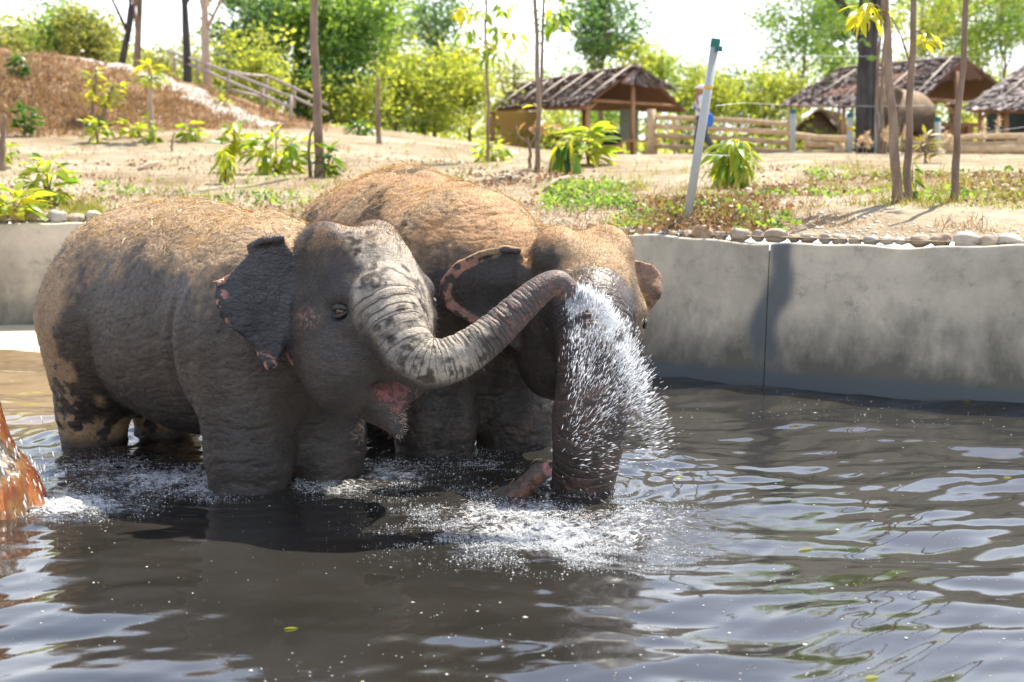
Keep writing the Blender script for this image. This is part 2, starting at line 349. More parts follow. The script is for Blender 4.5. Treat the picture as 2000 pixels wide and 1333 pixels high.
    simple_mat('dark_cloth', (0.012, 0.014, 0.02), (0.03, 0.033, 0.045), 9, 0.8, 0.2)
    simple_mat('pvc', (0.36, 0.37, 0.34), (0.46, 0.47, 0.44), 3, 0.45, 0.05)
    simple_mat('pvc_cap', (0.0, 0.1, 0.08), (0.01, 0.16, 0.12), 5, 0.4, 0)
    simple_mat('yellow_tape', (0.6, 0.35, 0.02), (0.7, 0.42, 0.04), 5, 0.5, 0)
    simple_mat('wire', (0.6, 0.6, 0.6), (0.75, 0.75, 0.74), 5, 0.4, 0)
    simple_mat('skin', (0.3, 0.14, 0.08), (0.36, 0.18, 0.11), 9, 0.6, 0)
    simple_mat('shirt', (0.62, 0.6, 0.6), (0.74, 0.71, 0.7), 8, 0.9, 0.2)
    simple_mat('trousers', (0.05, 0.06, 0.08), (0.09, 0.1, 0.13), 8, 0.9, 0.2)
    simple_mat('blue_cloth', (0.03, 0.12, 0.45), (0.05, 0.2, 0.6), 8, 0.8, 0.1)
    # leaves
    leaf_mat('leaf_green', (0.055, 0.13, 0.04), (0.2, 0.31, 0.07), 0.55, 2.1)
    leaf_mat('leaf_lime', (0.15, 0.22, 0.05), (0.40, 0.45, 0.10), 0.55, 1.9)
    leaf_mat('leaf_deep', (0.045, 0.115, 0.06), (0.13, 0.23, 0.09), 0.5, 2.0)
    leaf_mat('leaf_olive', (0.12, 0.165, 0.06), (0.32, 0.34, 0.12), 0.5, 1.8)
    leaf_mat('leaf_big', (0.08, 0.18, 0.025), (0.34, 0.42, 0.05), 0.5, 2.0, 'object', 0.35)
    leaf_mat('leaf_big_deep', (0.03, 0.09, 0.02), (0.1, 0.2, 0.03), 0.5, 1.9, 'object', 0.3)
    leaf_mat('leaf_yellow', (0.3, 0.34, 0.03), (0.48, 0.48, 0.04), 0.55, 1.5, 'object', 0.35)
    leaf_mat('leaf_dry_single', (0.3, 0.16, 0.07), (0.5, 0.3, 0.15), 0.3, 1.2, 'object')
    leaf_mat('leaf_olive_single', (0.2, 0.12, 0.04), (0.2, 0.24, 0.05), 0.45, 1.6, 'object')
    simple_mat('pebble', (0.4, 0.36, 0.3), (0.62, 0.57, 0.5), 7, 0.9, 0)
    leaf_mat('leaf_dry', (0.1, 0.055, 0.035), (0.4, 0.24, 0.13), 0.25, 1.1)
    leaf_mat('grass', (0.12, 0.15, 0.03), (0.36, 0.36, 0.1), 0.45, 1.6)
    leaf_mat('dry_grass', (0.17, 0.1, 0.06), (0.42, 0.29, 0.18), 0.3, 1.2)
    leaf_mat('plume', (0.55, 0.42, 0.36), (0.8, 0.7, 0.62), 0.4, 1.1)
make_materials()

# ------------------------------------------------------------------ the setting: pond wall line, ground, path, water
WX = np.array([-60, -14, -10, -8.2, -6.6, -5.0, -3.6, -2.3, -0.9, 0.2, 1.19, 2.3, 3.51, 5.0, 7.0, 10.0, 60.0])
WY = np.array([4, 8.0, 10.2, 11.9, 13.1, 13.8, 14.0, 13.85, 13.1, 12.05, 11.15, 10.4, 9.75, 9.1, 8.4, 7.5, 5.0])
_fx = np.linspace(-60, 60, 6001); _fy = np.interp(_fx, WX, WY)
_k = np.hanning(61); _k /= _k.sum(); _fy = np.convolve(np.pad(_fy, 30, 'edge'), _k, 'valid')
def wall_y(x): return np.interp(x, _fx, _fy)
WALL_TOP = 1.07
def ground_z(x, y, detail=True):
    x = np.asarray(x, float); y = np.asarray(y, float)
    t = np.maximum(y-wall_y(np.clip(x, -60, 60)), 0)
    z = WALL_TOP+0.02+0.62*(1-np.exp(-t/5.5))+0.006*np.minimum(t, 60)
    z = z+0.78*smooth01((3.0-x)/9)*smooth01((y-17)/17)              # the ground behind rises to the left
    dx = np.where(x > -14, (x+14)/9.6, (x+14)/30.0); dy = np.where(y < 33, (y-33)/8.2, (y-33)/9.0)
    S = np.clip(1-(dx*dx+dy*dy), 0, 1); z = z+1.62*smooth01(S)*0.5+1.62*S*0.5   # the dry mound
    if not detail: return z
    z = z+0.14*(fbm(np.stack([x*0.35, y*0.35, 0*x], -1), 3, 3)-0.5)*smooth01(t/3)
    z = z+0.05*(fbm(np.stack([x*1.7, y*1.7, 0*x], -1), 9, 3)-0.5)*smooth01(t/0.8)
    z = z+0.30*(fbm(np.stack([x*1.9, y*2.6, 0*x], -1), 12, 3)-0.5)*smooth01(S*3)
    return z
def mound_mask(x, y):
    dx = np.where(x > -14, (x+14)/11.5, (x+14)/30.0); dy = np.where(y < 33, (y-33)/9.5, (y-33)/12.0)
    return smooth01((1.05-(dx*dx+dy*dy))*2.2+0.7*(fbm(np.stack([x*0.8, y*0.8, 0*x], -1), 5, 3)-0.5))
def gp(px, py_hint, Y):
    """point on the ground seen in column px at distance Y"""
    p = at(px, py_hint, Y); return np.array([p[0], Y, float(ground_z(p[0], Y))])

def build_setting():
    # ground: rows follow the wall line and fan out to the horizon
    xs = np.linspace(-1, 1, 361); xs = np.sign(xs)*np.abs(xs)**1.15*11
    v = np.concatenate([np.arange(0, 6, 0.08), np.arange(6, 16, 0.16), np.arange(16, 40, 0.35), np.array([42, 46, 52, 60, 75, 100, 140, 200, 300, 450])])
    XX, VV = np.meshgrid(xs, v); S = 1+VV*0.11
    X = XX*S; Y = wall_y(XX)+0.10+VV+0*XX
    Z = ground_z(X, Y)
    ny, nx = X.shape; idx = np.arange(nx*ny).reshape(ny, nx)
    Q = np.stack([idx[:-1, :-1], idx[:-1, 1:], idx[1:, 1:], idx[1:, :-1]], -1).reshape(-1, 4)
    o = link('ground', np_mesh('ground', np.stack([X, Y, Z], -1).reshape(-1, 3), Q, MAT['soil'], True, {'mound': mound_mask(X, Y).ravel()})); tag(o, kind='structure')
    # pond bed
    mb = MB(); mb.add([(-60, -8, -0.75), (60, -8, -0.75), (60, 16, -0.75), (-60, 16, -0.75)], [(0, 1, 2, 3)])
    tag(mb.build('pond_bed', MAT['pond_mud']), kind='structure')
    # ground on the camera's own side, so that the pond is closed there too
    # sloping sandy shore at the foot of the wall on the left
    xs2 = np.linspace(-11, -1.2, 60); r = np.linspace(0, 1, 14); XX, RR = np.meshgrid(xs2, r)
    wdt = 1.7*smooth01((-1.2-XX)/3.0)+0.15
    Y2 = wall_y(XX)+0.05-RR*wdt*1.35; Z2 = 0.10-0.16*RR+0.02*(fbm(np.stack([XX*2, Y2*2, 0*XX], -1), 21, 3)-0.5)
    ny, nx = XX.shape; idx = np.arange(nx*ny).reshape(ny, nx)
    Q = np.stack([idx[:-1, :-1], idx[1:, :-1], idx[1:, 1:], idx[:-1, 1:]], -1).reshape(-1, 4)
    tag(link('shore', np_mesh('shore', np.stack([XX, Y2, Z2], -1).reshape(-1, 3), Q, MAT['shore_sand'])), kind='structure')
    # gravel path over the right flank of the mound
    cp = np.array([at(150, 97, 33.5)[:2], at(240, 108, 33.0)[:2], at(330, 140, 32.0)[:2], at(400, 175, 31.0)[:2], at(470, 205, 30.3)[:2], at(560, 226, 30.0)[:2]])
    tt = np.linspace(0, len(cp)-1, 60); C = np.stack([np.interp(tt, np.arange(len(cp)), cp[:, k]) for k in (0, 1)], 1)
    k = np.hanning(9); k /= k.sum(); C = np.stack([np.convolve(np.pad(C[:, i], 4, 'edge'), k, 'valid') for i in (0, 1)], 1)
    T = np.gradient(C, axis=0); T /= np.linalg.norm(T, axis=1)[:, None]; Nn = np.stack([-T[:, 1], T[:, 0]], 1)
    wv = np.linspace(-1, 1, 9); V = []
    for i in range(len(C)):
        half = 0.5+0.12*math.sin(i*1.3)+0.1*math.sin(i*0.37)
        for a in wv:
            p = C[i]+Nn[i]*a*half; V.append((p[0], p[1], float(ground_z(p[0], p[1]))+0.05-0.045*abs(a)**4))
    idx = np.arange(len(V)).reshape(len(C), 9); Q = np.stack([idx[:-1, :-1], idx[:-1, 1:], idx[1:, 1:], idx[1:, :-1]], -1).reshape(-1, 4)
    tag(link('gravel_path', np_mesh('gravel_path', V, Q[:, ::-1], MAT['gravel'])), kind='structure')

    # the concrete pond wall: panels butted at the joint, with a lip
    JX = [-11.0, -6.0, -1.35, 1.93, 4.9, 9.5]
    root = empty('pond_wall', (0, 12, 0), 'curved grey concrete wall round the pond with a dark streak', 'wall')
    def prof(x):
        j = 0.012*np.sin(x*9)+0.010*np.sin(x*23+1); return j
    for a, b in zip(JX[:-1], JX[1:]):
        n = int((b-a)/0.03); xs3 = np.linspace(a+0.0025, b-0.0025, n)
        zz = np.concatenate([np.linspace(-0.7, WALL_TOP-0.03, 46), [WALL_TOP-0.015, WALL_TOP-0.004, WALL_TOP, WALL_TOP+0.002, WALL_TOP-0.003]])
        dd = np.concatenate([0.05*np.clip(1-np.linspace(-0.7, WALL_TOP-0.03, 46), 0, 2)*0.6, [0.0, 0.004, 0.018, 0.10, 0.2]])
        dd[:46] = -0.10*(1-(np.linspace(-0.7, WALL_TOP-0.03, 46)+0.7)/1.75)          # slight batter
        XX, ZZ = np.meshgrid(xs3, zz); DD = np.repeat(dd[:, None], n, 1)
        dydx = (wall_y(XX+0.02)-wall_y(XX-0.02))/0.04; L = np.sqrt(1+dydx**2)
        bulge = 0.02*(fbm(np.stack([XX*1.2, ZZ*1.2, 0*XX], -1), 31, 3)-0.5)
        off = DD+bulge*(ZZ < WALL_TOP-0.02)
        X = XX-dydx/L*off; Y = wall_y(XX)+off/L
        lipn = (0.018*np.sin(XX*2.1)+0.012*np.sin(XX*5.7+1)+0.008*np.sin(XX*13))*smooth01((ZZ-0.7)/0.3)
        Z = ZZ+lipn*0.8
        # dark streak running down from the lip by the joint
        cx = 2.02-0.09*smooth01((0.95-ZZ)/0.5)+0.02*np.sin(ZZ*11)+0.03*(fbm(np.stack([ZZ*6, XX*3, 0*XX], -1), 8, 3)-0.5)
        wd = 0.095+0.05*smooth01((0.95-ZZ)/0.3)
        streak_waterline = smooth01((1-np.abs(XX-cx)/wd)*1.6)*smooth01((ZZ-0.02)/0.3)*0.92
        streak_waterline = np.maximum(streak_waterline, 0.9*smooth01((0.10+0.05*fbm(np.stack([XX*3, ZZ*3, 0*XX], -1), 4, 3)-ZZ)/0.05))
        idx = np.arange(X.size).reshape(X.shape); Q = np.stack([idx[:-1, :-1], idx[:-1, 1:], idx[1:, 1:], idx[1:, :-1]], -1).reshape(-1, 4)
        V = np.stack([X, Y, Z], -1).reshape(-1, 3)-np.array([0, 12, 0])
        jx, jy = b, float(wall_y(b)); MB().box((jx, jy+.05, .15), (.05, .06, 1.7), np.array(Matrix.Rotation(math.atan2(float(wall_y(b+.05)-wall_y(b-.05)), .1), 3, 'Z'))).build('joint', MAT['joint_fill'], root, False)
        link('panel', np_mesh('panel', V, Q, MAT['concrete'], True, {'streak_waterline': streak_waterline.ravel()}), root)

# ------------------------------------------------------------------ signed-distance modelling for bodies
def smin(a, b, k):
    h = np.maximum(k-np.abs(a-b), 0)/k; return np.minimum(a, b)-h*h*k*0.25
class Field:
    def __init__(s, lo, hi, h):
        s.lo = np.asarray(lo, float); s.h = h; s.n = np.ceil((np.asarray(hi)-s.lo)/h).astype(int)+1
        s.F = np.full(s.n, 0.3, np.float32)
    def sub(s, lo, hi):
        a = np.clip(np.floor((lo-s.lo)/s.h).astype(int), 0, s.n); b = np.clip(np.ceil((hi-s.lo)/s.h).astype(int)+1, 0, s.n)
        sl = tuple(slice(int(i), int(j)) for i, j in zip(a, b))
        ax = [s.lo[i]+s.h*np.arange(a[i], b[i], dtype=np.float32) for i in range(3)]
        return sl, np.meshgrid(*ax, indexing='ij')
    def comb(s, sl, d, k, op):
        if op == 'add': s.F[sl] = smin(s.F[sl], d.astype(np.float32), k)
        else: s.F[sl] = -smin(-s.F[sl], d.astype(np.float32), k)
    def ell(s, c, r, M=None, k=0.06, op='add'):
        c = np.asarray(c, float); r = np.asarray(r, float); m = max(r)+k+0.05
        sl, (X, Y, Z) = s.sub(c-m, c+m)
        if X.size == 0: return
        p = [X-c[0], Y-c[1], Z-c[2]]
        if M is not None: p = [sum(p[j]*M[j][i] for j in range(3)) for i in range(3)]     # M columns = local axes
        k0 = np.sqrt(sum((p[i]/r[i])**2 for i in range(3))); k1 = np.sqrt(sum((p[i]/r[i]**2)**2 for i in range(3)))+1e-6
        s.comb(sl, k0*(k0-1)/k1, k, op)
    def cone(s, a, b, ra, rb, k=0.06, op='add'):
        a = np.asarray(a, float); b = np.asarray(b, float); m = max(ra, rb)+k+0.05
        sl, (X, Y, Z) = s.sub(np.minimum(a, b)-m, np.maximum(a, b)+m)
        if X.size == 0: return
        ab = b-a; L2 = ab@ab+1e-9
        t = np.clip(((X-a[0])*ab[0]+(Y-a[1])*ab[1]+(Z-a[2])*ab[2])/L2, 0, 1)
        d = np.sqrt((X-a[0]-t*ab[0])**2+(Y-a[1]-t*ab[1])**2+(Z-a[2]-t*ab[2])**2)-(ra+(rb-ra)*t)
        s.comb(sl, d, k, op)
    def chain(s, P, Rr, k=0.05):
        P = np.asarray(P, float); m = max(Rr)+k+0.05; sl, (X, Y, Z) = s.sub(P.min(0)-m, P.max(0)+m)
        best = np.full(X.shape, 1e3, np.float32)
        for i in range(len(P)-1):
            a = P[i]; ab = P[i+1]-a; t = np.clip(((X-a[0])*ab[0]+(Y-a[1])*ab[1]+(Z-a[2])*ab[2])/(ab@ab+1e-9), 0, 1)
            np.minimum(best, np.sqrt((X-a[0]-t*ab[0])**2+(Y-a[1]-t*ab[1])**2+(Z-a[2]-t*ab[2])**2)-(Rr[i]+(Rr[i+1]-Rr[i])*t), out=best)
        s.comb(sl, best, k, 'add')
    def sheet(s, poly, O, U, W, Nn, th, curve=None, k=0.03):
        """a thick leaf: polygon in the (U,W) plane through O, thickness 2*th along N, bent by curve(u,w)"""
        poly = np.asarray(poly, float); O, U, W, Nn = (np.asarray(v, float) for v in (O, U, W, Nn))
        pts = O+np.outer(poly[:, 0], U)+np.outer(poly[:, 1], W)
        sl, (X, Y, Z) = s.sub(pts.min(0)-0.16, pts.max(0)+0.16)
        q = [X-O[0], Y-O[1], Z-O[2]]
        u = sum(q[i]*U[i] for i in range(3)); v = sum(q[i]*W[i] for i in range(3)); n = sum(q[i]*Nn[i] for i in range(3))
        d2 = np.full(u.shape, 1e9); inside = np.zeros(u.shape, bool); m = len(poly)
        for i in range(m):
            x1, y1 = poly[i]; x2, y2 = poly[(i+1) % m]; ex, ey = x2-x1, y2-y1
            t = np.clip(((u-x1)*ex+(v-y1)*ey)/(ex*ex+ey*ey+1e-12), 0, 1)
            d2 = np.minimum(d2, (u-x1-t*ex)**2+(v-y1-t*ey)**2)
            if abs(ey) > 1e-9:
                c = ((y1 > v) != (y2 > v)) & (u < ex*(v-y1)/ey+x1); inside ^= c
        dp = np.sqrt(d2); dp = np.where(inside, -dp, dp)
        nn = n-(curve(u, v) if curve else 0)
        a = dp+th; b = np.abs(nn)-th*0.2
        d = np.sqrt(np.maximum(a, 0)**2+np.maximum(b, 0)**2)+np.minimum(np.maximum(a, b), 0)-th*0.8
        s.comb(sl, d, k, 'add')
    def mesh(s):
        F = s.F; n = np.array(F.shape); S = F < 0
        c = np.zeros(n-1, np.int8)
        for a in (0, 1):
            for b in (0, 1):
                for d in (0, 1): c += S[a:n[0]-1+a, b:n[1]-1+b, d:n[2]-1+d]
        act = np.argwhere((c > 0) & (c < 8)); m = len(act); ids = np.full(n-1, -1, np.int64); ids[tuple(act.T)] = np.arange(m)
        acc = np.zeros((m, 3)); cnt = np.zeros(m)
        cor = [(a, b, d) for a in (0, 1) for b in (0, 1) for d in (0, 1)]
        for e1 in cor:
            for ax in range(3):
                if e1[ax]: continue
                e2 = list(e1); e2[ax] = 1
                v1 = F[act[:, 0]+e1[0], act[:, 1]+e1[1], act[:, 2]+e1[2]]; v2 = F[act[:, 0]+e2[0], act[:, 1]+e2[1], act[:, 2]+e2[2]]
                cr = (v1 < 0) != (v2 < 0); t = np.where(cr, v1/(v1-v2+1e-12), 0)
                p = np.array(e1, float)[None, :].repeat(m, 0); p[:, ax] = t
                acc += p*cr[:, None]; cnt += cr
        V = s.lo+s.h*(act+acc/np.maximum(cnt, 1)[:, None])
        Q = []
        for ax in range(3):
            b, d = [(1, 2), (2, 0), (0, 1)][ax]
            s1 = [slice(1, -1)]*3; s2 = [slice(1, -1)]*3; s1[ax] = slice(0, n[ax]-1); s2[ax] = slice(1, n[ax])
            A = S[tuple(s1)]; B = S[tuple(s2)]; E = np.argwhere(A != B)
            off = np.array([1, 1, 1]); off[ax] = 0; E = E+off
            fl = A[tuple((E-off).T)]
            db = np.zeros(3, int); db[b] = 1; dd = np.zeros(3, int); dd[d] = 1
            q = np.stack([ids[tuple((E-db-dd).T)], ids[tuple((E-dd).T)], ids[tuple(E.T)], ids[tuple((E-db).T)]], 1)
            q = np.where(fl[:, None], q, q[:, ::-1]); Q.append(q)
        Q = np.concatenate(Q); Q = Q[(Q >= 0).all(1)]
        return V, Q

def vert_normals(P, Q):
    A = P[Q]; fn = np.cross(A[:, 2]-A[:, 0], A[:, 3]-A[:, 1]); out = np.zeros_like(P)
    for k in range(4):
        for c in range(3): out[:, c] += np.bincount(Q[:, k], fn[:, c], len(P))
    return out/(np.linalg.norm(out, axis=1)[:, None]+1e-12)
def refine(V, Q, smooth=2):
    """split every quad in four and relax, so that bodies are smooth enough to carry creases"""
    n = len(V); E = np.concatenate([Q[:, [0, 1]], Q[:, [1, 2]], Q[:, [2, 3]], Q[:, [3, 0]]]); E.sort(axis=1)
    key = E[:, 0].astype(np.int64)*n+E[:, 1]; u, inv = np.unique(key, return_inverse=True)
    ea, eb = u//n, u % n; m = len(Q); e = [n+inv[k*m:(k+1)*m] for k in range(4)]; f = n+len(u)+np.arange(m)
    P = np.concatenate([V, (V[ea]+V[eb])/2, V[Q].mean(1)])
    Q2 = np.concatenate([np.stack([Q[:, k], e[k], f, e[k-1]], 1) for k in range(4)])
    i0 = np.concatenate([Q2[:, k] for k in range(4)]); i1 = np.concatenate([Q2[:, (k+1) % 4] for k in range(4)])
    cnt = np.bincount(i0, minlength=len(P))+np.bincount(i1, minlength=len(P))
    for it in range(smooth):
        S = np.stack([np.bincount(i0, P[i1, c], len(P))+np.bincount(i1, P[i0, c], len(P)) for c in range(3)], 1)/np.maximum(cnt, 1)[:, None]
        P = P+(S-P)*0.6
    return P, vert_normals(P, Q2), Q2

def frame(O, h, pitch=0.0):
    h = np.array([h[0], h[1], 0.0]); h /= np.linalg.norm(h); l = np.array([-h[1], h[0], 0]); u = np.array([0, 0, 1.0])
    f2 = h*math.cos(pitch)+u*math.sin(pitch); u2 = -h*math.sin(pitch)+u*math.cos(pitch)
    M = np.stack([f2, l, u2], 1); O = np.asarray(O, float)
    return (lambda f, s_, u_: O+M@np.array([f, s_, u_])), M
def head_parts(fl, C, h, pitch=0.0, S=1.0, jaw=((.2, -.42), (.36, -.53))):
    L, M = frame(C, h, pitch); q = lambda f, s_, u_: L(f*S, s_*S, u_*S); r = lambda *a: [x*S for x in a]
    fl.ell(q(-.08, 0, .08), r(.35, .315, .33), M, .10)
    for s_ in (-1, 1):
        fl.ell(q(-.06, .14*s_, .305), r(.2, .135, .155), M, .045)
        fl.ell(q(.0, .17*s_, -.2), r(.27, .17, .28), M, .10)
        fl.ell(q(.16, .215*s_, .075), r(.13, .055, .06), M, .06)
        fl.ell(q(.19, .22*s_, -.06), r(.09, .05, .055), M, .05)
    fl.ell(q(.13, 0, .06), r(.235, .235, .34), M, .10)
    fl.ell(q(.22, 0, -.12), r(.19, .195, .26), M, .10)
    for s_ in (-1, 1):
        fl.ell(q(.06, .365*s_, .17), r(.12, .075, .10), M, .07, 'sub')
        fl.ell(q(.215, .265*s_, -.005), r(.05, .035, .026), M, .03, 'sub')
    (ja, jb), (jc, jd) = jaw; fl.cone(q(.02, 0, -.34), q(ja, 0, jb), .19*S, .13*S, .08); fl.cone(q(ja, 0, jb), q(jc, 0, jd), .125*S, .038*S, .05)
    return L, M
def body_parts(fl, L, M, S=1.0, H=1.43, W=0.52, belly=0.10, legs=None, Lf=.8, Lr=-.8, ls=.235, foot=-.7, rf=.2, rr=.185):
    mid = (H+belly)/2
    fl.ell(L(-.05, 0, mid), [.98, W, (H-belly)/2*0.96], M, .15)
    fl.ell(L(-.08, 0, H-.36), [.80, W*.62, .36], M, .2)
    fl.ell(L(Lr+.08, 0, mid+.05), [.46, W*.92, (H-belly)/2*.9], M, .2)
    fl.ell(L(Lf-.1, 0, mid+.03), [.42, W*.9, (H-belly)/2*.92], M, .2)
    for s_ in (-1, 1):
        fl.cone(L(Lf-.04, s_*ls*1.02, mid), L(Lf+.01, s_*ls, .18), .27, rf+.02, .12); fl.cone(L(Lf+.01, s_*ls, .18), L(Lf+.01, s_*ls, foot), rf+.015, rf, .06)
        fl.cone(L(Lr+.06, s_*ls*1.1, mid-.02), L(Lr-.06, s_*ls*1.05, .2), .34, rr+.02, .14); fl.cone(L(Lr-.06, s_*ls*1.05, .2), L(Lr+.0, s_*ls, foot), rr+.015, rr, .06)
def folds(lf, up, H):
    """skin folds of trunk, shoulder, thigh and legs in body coordinates (forward, left, up)"""
    f, s_, u = lf.T; n = fbm(lf*3.1, 301, 3)-.5; n2_ = fbm(lf*8, 302, 2)-.5; side = smooth01((np.abs(s_)-.12)/.15)
    line = lambda x, w_: np.exp(-(x/w_)**2)
    d = -.022*line(f-(.46+.16*(u-.6))+.10*n, .035)*side*smooth01((u-.05)/.15)*smooth01((1.05-u)/.2)
    d += .014*line(f-(.60+.16*(u-.6))+.08*n, .07)*side*smooth01((u-.3)/.2)*smooth01((1.15-u)/.2)
    d -= .020*line(f-(-.42+.28*(u-.5))+.10*n, .035)*side*smooth01((u-.1)/.15)*smooth01((.85-u)/.2)
    d += .016*line(f-(-.60+.2*(u-.5))+.1*n, .09)*side*smooth01((u-.15)/.2)*smooth01((1.0-u)/.2)
    for k in range(4): d -= .006*line(f-(.93+.075*k)-.12*(u-.8)+.10*n, .018)*smooth01((u-.4)/.2)
    d += .024*line(s_+.02*n, .07)*smooth01((up-.6)/.3)*smooth01((u-.9)/.2)*(f < .75)
    d += .025*np.exp(-((f+.52)/.16)**2-((np.abs(s_)-.27)/.1)**2-((u-(H-.26))/.12)**2)
    leg = smooth01((.5-u)/.15)*smooth01((u+.1)/.1); d -= .002*leg*np.clip(np.sin(u*62+10*n+4*n2_), -.2, 1)
    r1 = 1-np.abs(2*fbm(np.stack([f*5+2*u, s_*5, u*13-3*f], 1), 303, 3)-1)*3.2; d -= .0045*np.clip(r1, 0, 1)**2
    r2 = 1-np.abs(2*fbm(np.stack([f*17+8*u, s_*14, u*36], 1), 304, 2)-1)*2.6; d -= .0032*np.clip(r2, 0, 1)**2
    return d
def arc_param(P, path, rad):
    """nearest arc length along a polyline, distance relative to the radius there"""
    path = np.asarray(path, float); seg = np.diff(path, axis=0); ln = np.linalg.norm(seg, axis=1); cum = np.concatenate([[0], np.cumsum(ln)])
    best = np.full(len(P), 1e9); T = np.zeros(len(P)); Rr = np.ones(len(P))
    for i in range(len(seg)):
        t = np.clip(((P-path[i])@seg[i])/(ln[i]**2), 0, 1); d = np.linalg.norm(P-path[i]-t[:, None]*seg[i], axis=1); rr = rad[i]+(rad[i+1]-rad[i])*t
        m = d/rr < best; best = np.where(m, d/rr, best); T = np.where(m, cum[i]+t*ln[i], T); Rr = np.where(m, rr, Rr)
    return T, best, Rr
def project(P):
    """pixel position of points, used only to measure patches of skin colour against the picture"""
    d = P-np.array([0, 0, CAM_H]); cy = d[:, 1]*math.cos(PITCH)-d[:, 2]*math.sin(PITCH); cz = d[:, 1]*math.sin(PITCH)+d[:, 2]*math.cos(PITCH)
    return 1000+d[:, 0]/cy*2778, 666.5-cz/cy*2778
def lerp(a, b, t): return a+(b-a)*t[:, None]
def blades(P, D, length, width, bend=0.0, up=None):
    """thin bent triangles rooted at P pointing along D"""
    n = len(P); D = D/(np.linalg.norm(D, axis=1)[:, None]+1e-9); rv = rng.normal(size=(n, 3)); sd = np.cross(D, rv); sd /= np.linalg.norm(sd, axis=1)[:, None]+1e-9
    w_ = (np.broadcast_to(width, (n,))/2)[:, None]; l_ = np.broadcast_to(length, (n,))[:, None]
    mid = P+D*l_*0.55+rng.normal(size=(n, 3))*l_*bend*0.3; tip = P+D*l_+rng.normal(size=(n, 3))*l_*bend
    V = np.stack([P-sd*w_, P+sd*w_, mid+sd*w_*0.8, mid-sd*w_*0.8, tip], 1).reshape(-1, 3)
    b = np.arange(n)*5; Q = np.stack([b, b+1, b+2, b+3], 1); T = np.stack([b+3, b+2, b+4], 1)
    return V, [Q, T]
def mesh_sample(P, Nn, Q, weight, n):
    """random points on a quad mesh, by area and a per-vertex weight"""
    A = P[Q]; ar = np.linalg.norm(np.cross(A[:, 2]-A[:, 0], A[:, 3]-A[:, 1]), axis=1)*0.5; wq = weight[Q].mean(1)*ar
    c = np.cumsum(wq); f = np.searchsorted(c, rng.random(n)*c[-1]); u = rng.random((n, 1)); v = rng.random((n, 1))
    q = Q[np.clip(f, 0, len(Q)-1)]
    mix = lambda B: (B[q[:, 0]]*(1-u)*(1-v)+B[q[:, 1]]*u*(1-v)+B[q[:, 2]]*u*v+B[q[:, 3]]*(1-u)*v)
    return mix(P), mix(Nn)

# ------------------------------------------------------------------ the elephants
def px_poly(pts, Y, dy=None):
    return [at(x, y, Y) for x, y in pts]
def ear_sheet(fl, pts, Y, th=0.022, curve=None, k=0.03):
    W_ = np.array([at(x, y, Y) for x, y in pts]); O = W_.mean(0); poly = np.stack([W_[:, 0]-O[0], W_[:, 2]-O[2]], 1)
    fl.sheet(poly, O, [1, 0, 0], [0, 0, 1], [0, -1, 0], th, curve, k); return O
def finish_elephant(name, label, base, P, Nn, Q, pig, wet, eyes, rt=None, ra=None):
    root = empty(name, base, label, 'elephant')
    me = np_mesh('body', P-np.asarray(base), Q, MAT['elephant_skin'], True, {'pigment': pig, 'wet': wet, 'ring_t': np.zeros(len(P)) if rt is None else rt, 'ring_a': np.zeros(len(P)) if ra is None else ra})
    link('body', me, root)
    for e, r, M in eyes:
        V, F = ball(r, 2); eo = link('eye', np_mesh('eye', V, F, MAT['eye']), root, np.asarray(e)-np.asarray(base))
        for sg, thick in ((1, .015), (-1, .010)):      # heavy upper lid, thinner lower lid
            a = np.linspace(0, math.pi, 9); sd = 1 if (np.asarray(e)-M[1])@M[0][:, 1] > 0 else -1
            pts = np.stack([np.cos(a)*r*1.7, sd*(r*.2+.55*r*np.sin(a)), sg*np.sin(a)*r*(.68 if sg > 0 else .6)], 1)@M[0].T
            MB().tube(pts, thick*(.35+.65*np.sin(a)), 8).build('eyelid', MAT['lid_skin'], eo, origin=(0, 0, 0))
    return root
def ball(r=1.0, sub=1):
    import bmesh
    bm = bmesh.new(); bmesh.ops.create_icosphere(bm, subdivisions=sub, radius=r)
    V = np.array([v.co[:] for v in bm.verts]); F = np.array([[v.index for v in f.verts] for f in bm.faces]); bm.free(); return V, F

C_DRY = np.array([0.36, 0.245, 0.14]); C_GREY = np.array([0.066, 0.051, 0.039]); C_WET = np.array([0.027, 0.0235, 0.021]); C_PALE = np.array([0.40, 0.34, 0.265]); C_PINK = np.array([0.42, 0.2, 0.14]); C_RED = np.array([0.42, 0.245, 0.12])

